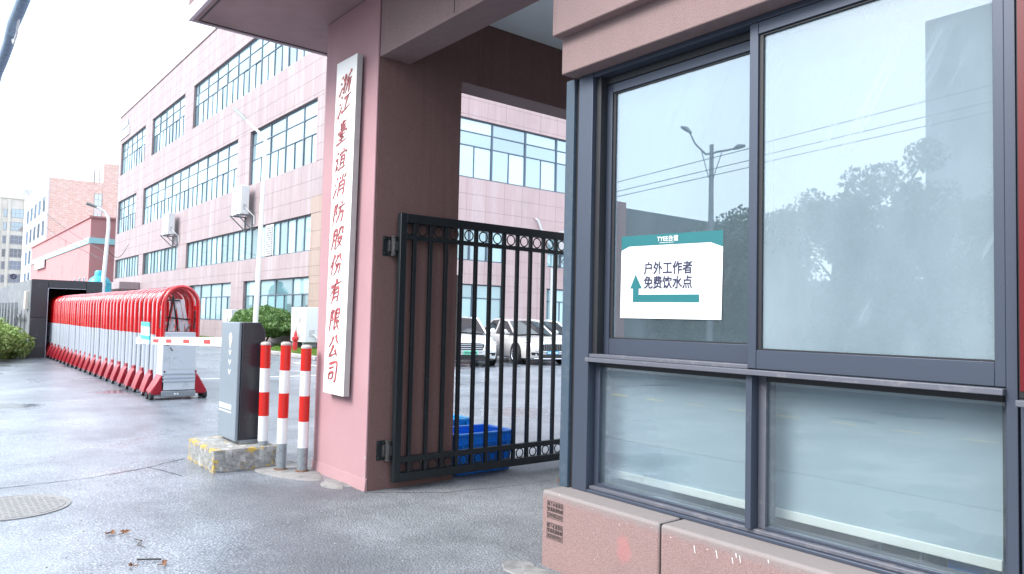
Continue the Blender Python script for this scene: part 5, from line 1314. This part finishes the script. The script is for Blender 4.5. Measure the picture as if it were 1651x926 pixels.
led = thing('led_sign', 'red dot LED sign panel at the right edge beside the guardhouse window', 'sign', (-.6, 3.2, 1.25))
m = MB(); m.box(-.9535, .6, 3.19, 3.248, 1.251, 3.05); m.build('case', 'black', led, bevel=.004)
m = MB(); m.box(-.9475, .58, 3.186, 3.19, 1.28, 3.03); m.build('screen', 'led', led)
m = MB(); m.box(-.95, .6, 3.14, 3.24, 1.225, 1.249); m.build('shelf', 'alu_sill', led, bevel=.003)

# ------------------------------------------------------------------ small things on the ground
mh = thing('manhole_cover', 'round cast iron manhole cover in the wet asphalt', 'manhole', (-6.74, .60, 0))
m = MB(); m.lathe([(.40, .001), (.40, .007), (.375, .008), (.372, .004), (.365, .004), (.362, .008), (0, .008)], (0, 0, 0), 48); m.build('cover', 'manhole', mh, False)
nub = None
for i in range(-8, 9):
    for j in range(-8, 9):
        if i * i + j * j < 66:
            if nub is None: nub = MB()
            a, b = i * .042, j * .042; nub.box(a - .017, a + .017, b - .010, b + .010, .0075, .010) if (i + j) % 2 else nub.box(a - .010, a + .010, b - .017, b + .017, .0075, .010)
tag(nub.build('tread', 'manhole', mh, False), kind='stuff')
def dry_leaf(label, loc, rz, s_):
    t = thing('dry_leaf', label, 'leaf', loc, rz, 'dry leaves on the asphalt'); r_ = random.Random(int(rz * 100)); m = MB()
    for k in range(5):
        a = -1.2 + k * .6; l_ = s_ * r_.uniform(.7, 1.1); d = Vector((math.cos(a), math.sin(a))); n_ = Vector((-d.y, d.x)) * l_ * .22
        m.add([(0, 0, .006), (d.x * l_ * .5 + n_.x, d.y * l_ * .5 + n_.y, r_.uniform(.01, .035)), (d.x * l_, d.y * l_, r_.uniform(.005, .03)), (d.x * l_ * .5 - n_.x, d.y * l_ * .5 - n_.y, r_.uniform(.004, .02))], [(0, 1, 2), (0, 2, 3)])
    m.build('blade', 'dry_leaf', t, False, smooth=False)
    m = MB(); m.tube([(0, 0, .006), (-s_ * .5, s_ * .1, .008), (-s_ * .8, s_ * .3, .004)], .003, 5); m.build('stalk', 'dry_leaf', t, False)
dry_leaf('crumpled brown dry leaf on the wet asphalt, left one of the pair', (-5.58, 1.06, .004), .6, .055)
dry_leaf('crumpled brown dry leaf on the wet asphalt, right one of the pair', (-5.53, 1.14, .004), 2.4, .045)
dry_leaf('small reddish dry leaf beside the thin black twig', (-4.72, 1.19, .004), 1.5, .033)
dry_leaf('dry leaf lying alone between the black twig and the reddish leaf', (-4.80, 1.05, .004), 4.2, .035)
t = thing('twig', 'thin straight black twig lying on the asphalt', 'twig', (-4.86, 1.15, .004))
m = MB(); m.tube([(-4.90, 1.09, .01), (-4.86, 1.15, .012), (-4.83, 1.21, .009)], .005, 5); m.build('stem', 'rubber', t)
t = thing('twig', 'bent grey twig on the asphalt near the pair of dry leaves', 'twig', (-5.3, 1.2, .004))
m = MB(); m.tube([(-5.36, 1.17, .008), (-5.28, 1.20, .012), (-5.22, 1.16, .008), (-5.14, 1.19, .006)], .003, 5); m.build('stem', 'bark', t)
m = MB(); rr_ = random.Random(21)
for i in range(160):
    x = rr_.uniform(-7.5, -3.6); y = rr_.uniform(.6, 3.0) ; s_ = rr_.uniform(.003, .008)
    if y > 3.0: continue
    m.lathe([(0, 0), (s_, s_ * .5), (0, s_)], (x, y, 0), 5)
tag(m.build('gravel', 'kerbstone', smooth=False), kind='stuff')

# ------------------------------------------------------------------ far buildings to the left
def far_window(parent, face, c, u0, u1, z0, z1, mat='pane_far', cols=1, rows=1):
    fr = MB()
    def bx(mb, a, b, z_0, z_1, t0, t1):
        if face == 'x': mb.box(c + t0, c + t1, a, b, z_0, z_1)
        else: mb.box(a, b, c - t1, c - t0, z_0, z_1)
    f = .08
    bx(fr, u0, u1, z0, z0 + f, .0, .06); bx(fr, u0, u1, z1 - f, z1, .0, .06); bx(fr, u0, u0 + f, z0 + f, z1 - f, 0, .06); bx(fr, u1 - f, u1, z0 + f, z1 - f, 0, .06)
    for k in range(1, cols): a = u0 + (u1 - u0) * k / cols; bx(fr, a - f / 2, a + f / 2, z0 + f, z1 - f, .0, .055)
    for k in range(1, rows): a = z0 + (z1 - z0) * k / rows; bx(fr, u0 + f, u1 - f, a - f / 2, a + f / 2, .0, .05)
    w_ = fr.build('window', 'frame_pale', parent, smooth=False)
    p = MB(); bx(p, u0 + f, u1 - f, z0 + f, z1 - f, .005, .03); p.build('pane', mat, w_, smooth=False); return w_
rbld = thing('red_building', 'low red painted building with a turquoise stripe beyond the granite housing', 'building', (-100, 20, 0))
RX, RY = -80.0, 12.42
m = MB(); m.box(-128, RX, RY, 30, 0, 10.42); m.build('wall', 'red_wall', rbld, smooth=False)
m = MB(); m.box(-128.1, RX + .12, RY - .12, RY - .001, 7.95, 8.5); m.box(RX + .001, RX + .12, RY, 30, 7.95, 8.5); m.build('stripe', 'turq', rbld, smooth=False)
m = MB(); m.box(-128.1, RX + .15, RY - .15, 30, 10.42, 10.6); m.build('coping', 'red_wall', rbld, smooth=False)
m = MB(); m.box(-119.8, -111.2, RY - .35, RY - .121, 6.9, 8.1); m.build('wall_sign', 'white', rbld, bevel=.05)
for xx in (-94.3, -91.0, -87.4, -84.6, -82.0): far_window(rbld, 'y', RY, xx - .5, xx + .5, 3.9, 4.75)
bb = thing('brick_building', 'tall mottled brick building with a taller stair tower beyond the red building', 'building', (-130, 20, 0))
m = MB(); m.box(-150, -120, 13.4, 19.93, 0, 20.0); m.box(-150, -120.0, 19.95, 30, 0, 23.0); m.build('wall', 'brick', bb, smooth=False)
m = MB(); m.box(-150, -119.95, 13.2, 13.398, 0, 20.1); m.build('street_wall', 'pale_wall', bb, smooth=False)
for k in range(5):
    for j in range(4): far_window(bb, 'y', 13.2, -124.5 - k * 5, -122 - k * 5, 15.4 - j * 3.4, 17.6 - j * 3.4)
st_ = far_window(bb, 'x', -120, 18.9, 19.9, 14.9, 18.4, 'pane', 2, 4)
m = MB(); m.box(-119.99, -119.93, 18.92, 19.88, 15.4, 16.6); m.build('spandrel', 'pale_wall', bb)
m = MB(); m.box(-119.98, -119.7, 18.7, 18.85, 20, 22.0); m.build('vent_pipe', 'steel_grey', bb)
m = MB(); m.box(-120.2, -119.98, 19.4, 19.5, 20, 22.8); m.build('vent_pipe', 'steel_grey', bb)
ap = thing('apartment_building', 'cream apartment block with blue windows beyond the brick building', 'building', (-190, 12, 0))
m = MB(); m.box(-210, -180, 2, 18.2, 0, 23.9); m.build('wall', 'cream', ap, smooth=False)
m = MB(); m.box(-205, -181, 15.4, 17.6, 23.9, 26.3); m.build('roof_house', 'pale_wall', ap, smooth=False)
m = MB(); m.box(-210.2, -179.8, 1.8, 18.4, 23.9, 24.2); m.build('coping', 'cream', ap, smooth=False)
for yy in (11.7, 13.3, 16.05, 17.6):
    m = MB(); m.box(-179.99, -179.75, yy - .25, yy + .25, 0, 23.8); m.build('pilaster', 'cream', ap, smooth=False)
for z in (20.1, 17.4, 14.7, 12.0, 9.5, 6.8):
    far_window(ap, 'x', -180, 13.7, 15.8, z, z + 1.8, 'pane_far', 3, 2)
    far_window(ap, 'x', -180, 12.4, 13.0, z, z + 1.6); far_window(ap, 'x', -180, 16.4, 17.0, z, z + 1.6)
    far_window(ap, 'x', -180, 8.7, 10.8, z, z + 1.8, 'pane_far', 3, 2)
m = MB(); m.ring((-179.9, 14.6, 8.1), .45, .11, 'x', 24, 6); m.box(-179.95, -179.85, 14.35, 14.55, 7.95, 8.4); m.box(-179.95, -179.85, 14.55, 14.95, 7.95, 8.1); m.build('wall_emblem', 'ink_navy', ap)

# wires strung beyond the gate
for i, (p, q_) in enumerate((((-120.0, 10.4, 18.2), (-44.4, 7.7, 4.6)), ((-120.0, 10.6, 16.0), (-44.4, 7.6, 4.2)), ((-62.0, 12.2, 6.6), (-44.4, 7.6, 5.0)))):
    t = thing('overhead_wire', ('highest thin wire sloping down to the curved street lamp', 'second thin wire sloping down to the curved street lamp', 'short thin wire from the factory corner to the curved street lamp')[i], 'wire', q_)
    P = [Vector(p).lerp(Vector(q_), k / 10) - Vector((0, 0, .8 * math.sin(math.pi * k / 10))) for k in range(11)]
    MB().tube(P, .02, 5).build('strand', 'wire', t)
cbt = thing('overhead_cable', 'thick blue-grey bundled cable crossing the sky beside the canopy', 'cable', (-13, .97, 6))
P = [(-60, 1.02, 6.02), (-30, .99, 6.0), (-20, .97, 6.0)] + [(-19 + k, .965 + .012 * math.sin(k * 2.1), 6.0 + .02 * math.sin(k * 1.7)) for k in range(14)] + [(0, .96, 6.02), (20, .96, 6.3)]
m = MB(); m.tube(P, .085, 10); m.build('bundle', 'cable', cbt)
m = MB(); m.tube([(a, b + .05 * math.cos(i * .9), c + .05 * math.sin(i * .9)) for i, (a, b, c) in enumerate([(-24 + k * .35, .965, 6.0) for k in range(60)])], .018, 6); m.build('wrapping', 'cable', cbt)
m = MB(); m.tube([(-14.5, .99, 5.95), (-14.2, .99, 5.78), (-13.7, .99, 5.80), (-13.3, .98, 5.97)], .018, 6); m.build('loop', 'lamp_white', cbt)

# ------------------------------------------------------------------ the street side, seen mirrored in the windows
sl = thing('street_lamp', 'grey double armed street lamp mirrored in the upper left guardhouse pane', 'street lamp', (-12.3, -10.2, .13))
m = MB(); m.tube([(0, 0, 0), (0, 0, 3.5), (0, 0, 6.35)], [.10, .08, .055], 10); m.build('pole', 'steel_grey', sl, False)
for s_, hgt in ((-1, .62), (1, -.08)):
    m = MB(); m.tube([(0, 0, 6.1), (s_ * .2, 0, 6.12), (s_ * .55, 0, 6.15 + hgt * .5), (s_ * .75, 0, 6.2 + hgt)], [.03, .03, .028, .025], 6); m.tube([(0, 0, 5.2), (s_ * .14, 0, 5.6), (s_ * .36, 0, 6.15 + hgt * .25)], .014, 5); m.build('arm', 'steel_grey', sl, False)
    m = MB(); m.tube([(s_ * .7, 0, 6.19 + hgt), (s_ * .86, 0, 6.24 + hgt * 1.15), (s_ * 1.05, 0, 6.24 + hgt * 1.3)], [.03, .075, .04], 8); m.build('lamp_head', 'steel_grey', sl, False)
for i, (za, zb) in enumerate(((5.81, 6.33), (5.52, 6.0), (5.36, 5.80))):
    t = thing('overhead_wire', ('top', 'middle', 'lowest')[i] + ' of the three street wires mirrored in the guardhouse window', 'wire', (-10, -9.9, za))
    sl_ = (zb - za) / 9.1; MB().tube([(-70, -9.9, za - sl_ * 10), (-15.8, -9.9, za), (-6.7, -9.9, zb), (10, -9.9, zb + sl_ * 14)], .011, 5).build('strand', 'wire', t)
bg1 = thing('grey_building', 'tall plain grey building across the street, mirrored in the right pane', 'building', (-4, -26, 0))
m = MB(); m.box(-11.4, 14, -34, -22, .1, 12.9); m.build('wall', plain('street block wall', (0.30, 0.31, 0.32), 0.8, 0, .06, .5), bg1, smooth=False)
m = MB(); m.box(-11.55, -11.401, -33, -23, .1, 10.1); m.build('side_block', 'pale_wall', bg1, smooth=False)
for k in range(6):
    for j in range(3): far_window(bg1, 'y', -22, -9, -7, 1.5, 2.5) if False else None
lb = thing('low_building', 'low dark grey building with a brick pier, mirrored in the upper left pane', 'building', (-22, -14, 0))
m = MB(); m.box(-30, -15.9, -20, -10.6, .1, 5.15); m.build('wall', plain('dark grey render', (0.17, 0.17, 0.185), 0.8, 0, .1, .8), lb, smooth=False)
m = MB(); m.box(-16.3, -15.8, -10.6, -10.1, .1, 5.3); m.build('pier', 'red_wall', lb, smooth=False)
m = MB(); m.box(-15.89, -15.8, -14, -12, 1.2, 2.6); m.build('shop_window', 'pane_far', lb)
def tree(label, x, y, h, r_, seed):
    rnd = random.Random(seed); t = thing('street_tree', label, 'tree', (x, y, .13), 0, 'street trees across the road')
    m = MB(); m.tube([(0, 0, -.05), (.05, .03, h * .25), (0, .06, h * .5), (.04, 0, h * .75)], [.13, .10, .07, .03], 8); tips = []
    for k in range(9):
        a = k * 2.4; z = h * (.3 + .05 * k); e = Vector((math.cos(a) * r_ * .7, math.sin(a) * r_ * .7, z + h * .18)); m.tube([(0, .03, z), e * .5 + Vector((0, 0, z * .5)), e], [.05, .03, .012], 5); tips.append(e)
    m.build('trunk', 'bark', t, False)
    L_ = [(e, r_ * rnd.uniform(.35, .55)) for e in tips] + [(Vector((rnd.gauss(0, .3) * r_, rnd.gauss(0, .3) * r_, h * rnd.uniform(.28, .9))), r_ * rnd.uniform(.32, .52)) for _ in range(13)]
    pts = []
    for c, q in L_:
        for _ in range(420):
            d = Vector((rnd.gauss(0, 1), rnd.gauss(0, 1), rnd.gauss(0, 1))).normalized() * q * rnd.random() ** .4; pts.append(c + Vector((d.x, d.y, d.z * .8)))
    m = MB(); leaves(m, [p for p in pts if p.z < h * 1.02], .085, rnd, .6); m.build('crown', 'leaf_tree', t, False, smooth=False)
tree('tallest street tree, mirrored beside the grey building', -9.0, -14.0, 6.7, 1.5, 1)
tree('street tree mirrored in the middle of the right pane', -10.9, -14.4, 5.5, 1.3, 2)
tree('street tree mirrored just right of the window mullion', -12.9, -14.0, 5.2, 1.3, 3)
tree('street tree mirrored just left of the window mullion', -14.6, -14.4, 5.4, 1.4, 4)
tree('street tree mirrored in front of the grey building', -7.3, -14.6, 5.0, 1.5, 5)
tree('street tree mirrored at the right end of the window', -5.0, -14.2, 4.4, 1.5, 6)
hg = thing('hedge', 'dense dark hedge across the street under the mirrored trees', 'hedge', (-9, -12.6, .13)); rnd = random.Random(77)
m = MB(); leaves(m, [(rnd.uniform(-8, 9), rnd.gauss(0, .4), 2.3 * rnd.random() ** .8) for _ in range(17000)], .085, rnd, .6); m.build('crown', 'leaf_tree', hg, False, smooth=False)

sw_ = thing('backdrop_wall', 'added grey backdrop wall behind the street trees, darkening gaps in their mirror image', 'wall', (-8, -16.6, .13))  # wall added as backdrop to hide bright gaps behind the mirrored trees
m = MB(); m.box(-15.7, 9, -16.8, -16.5, .13, 2.9); m.build('wall', 'dark_grey_wall', sw_)
m = MB(); m.box(-15.7, 9, -16.85, -16.45, 2.9, 3.0); m.build('coping', 'pavement', sw_)
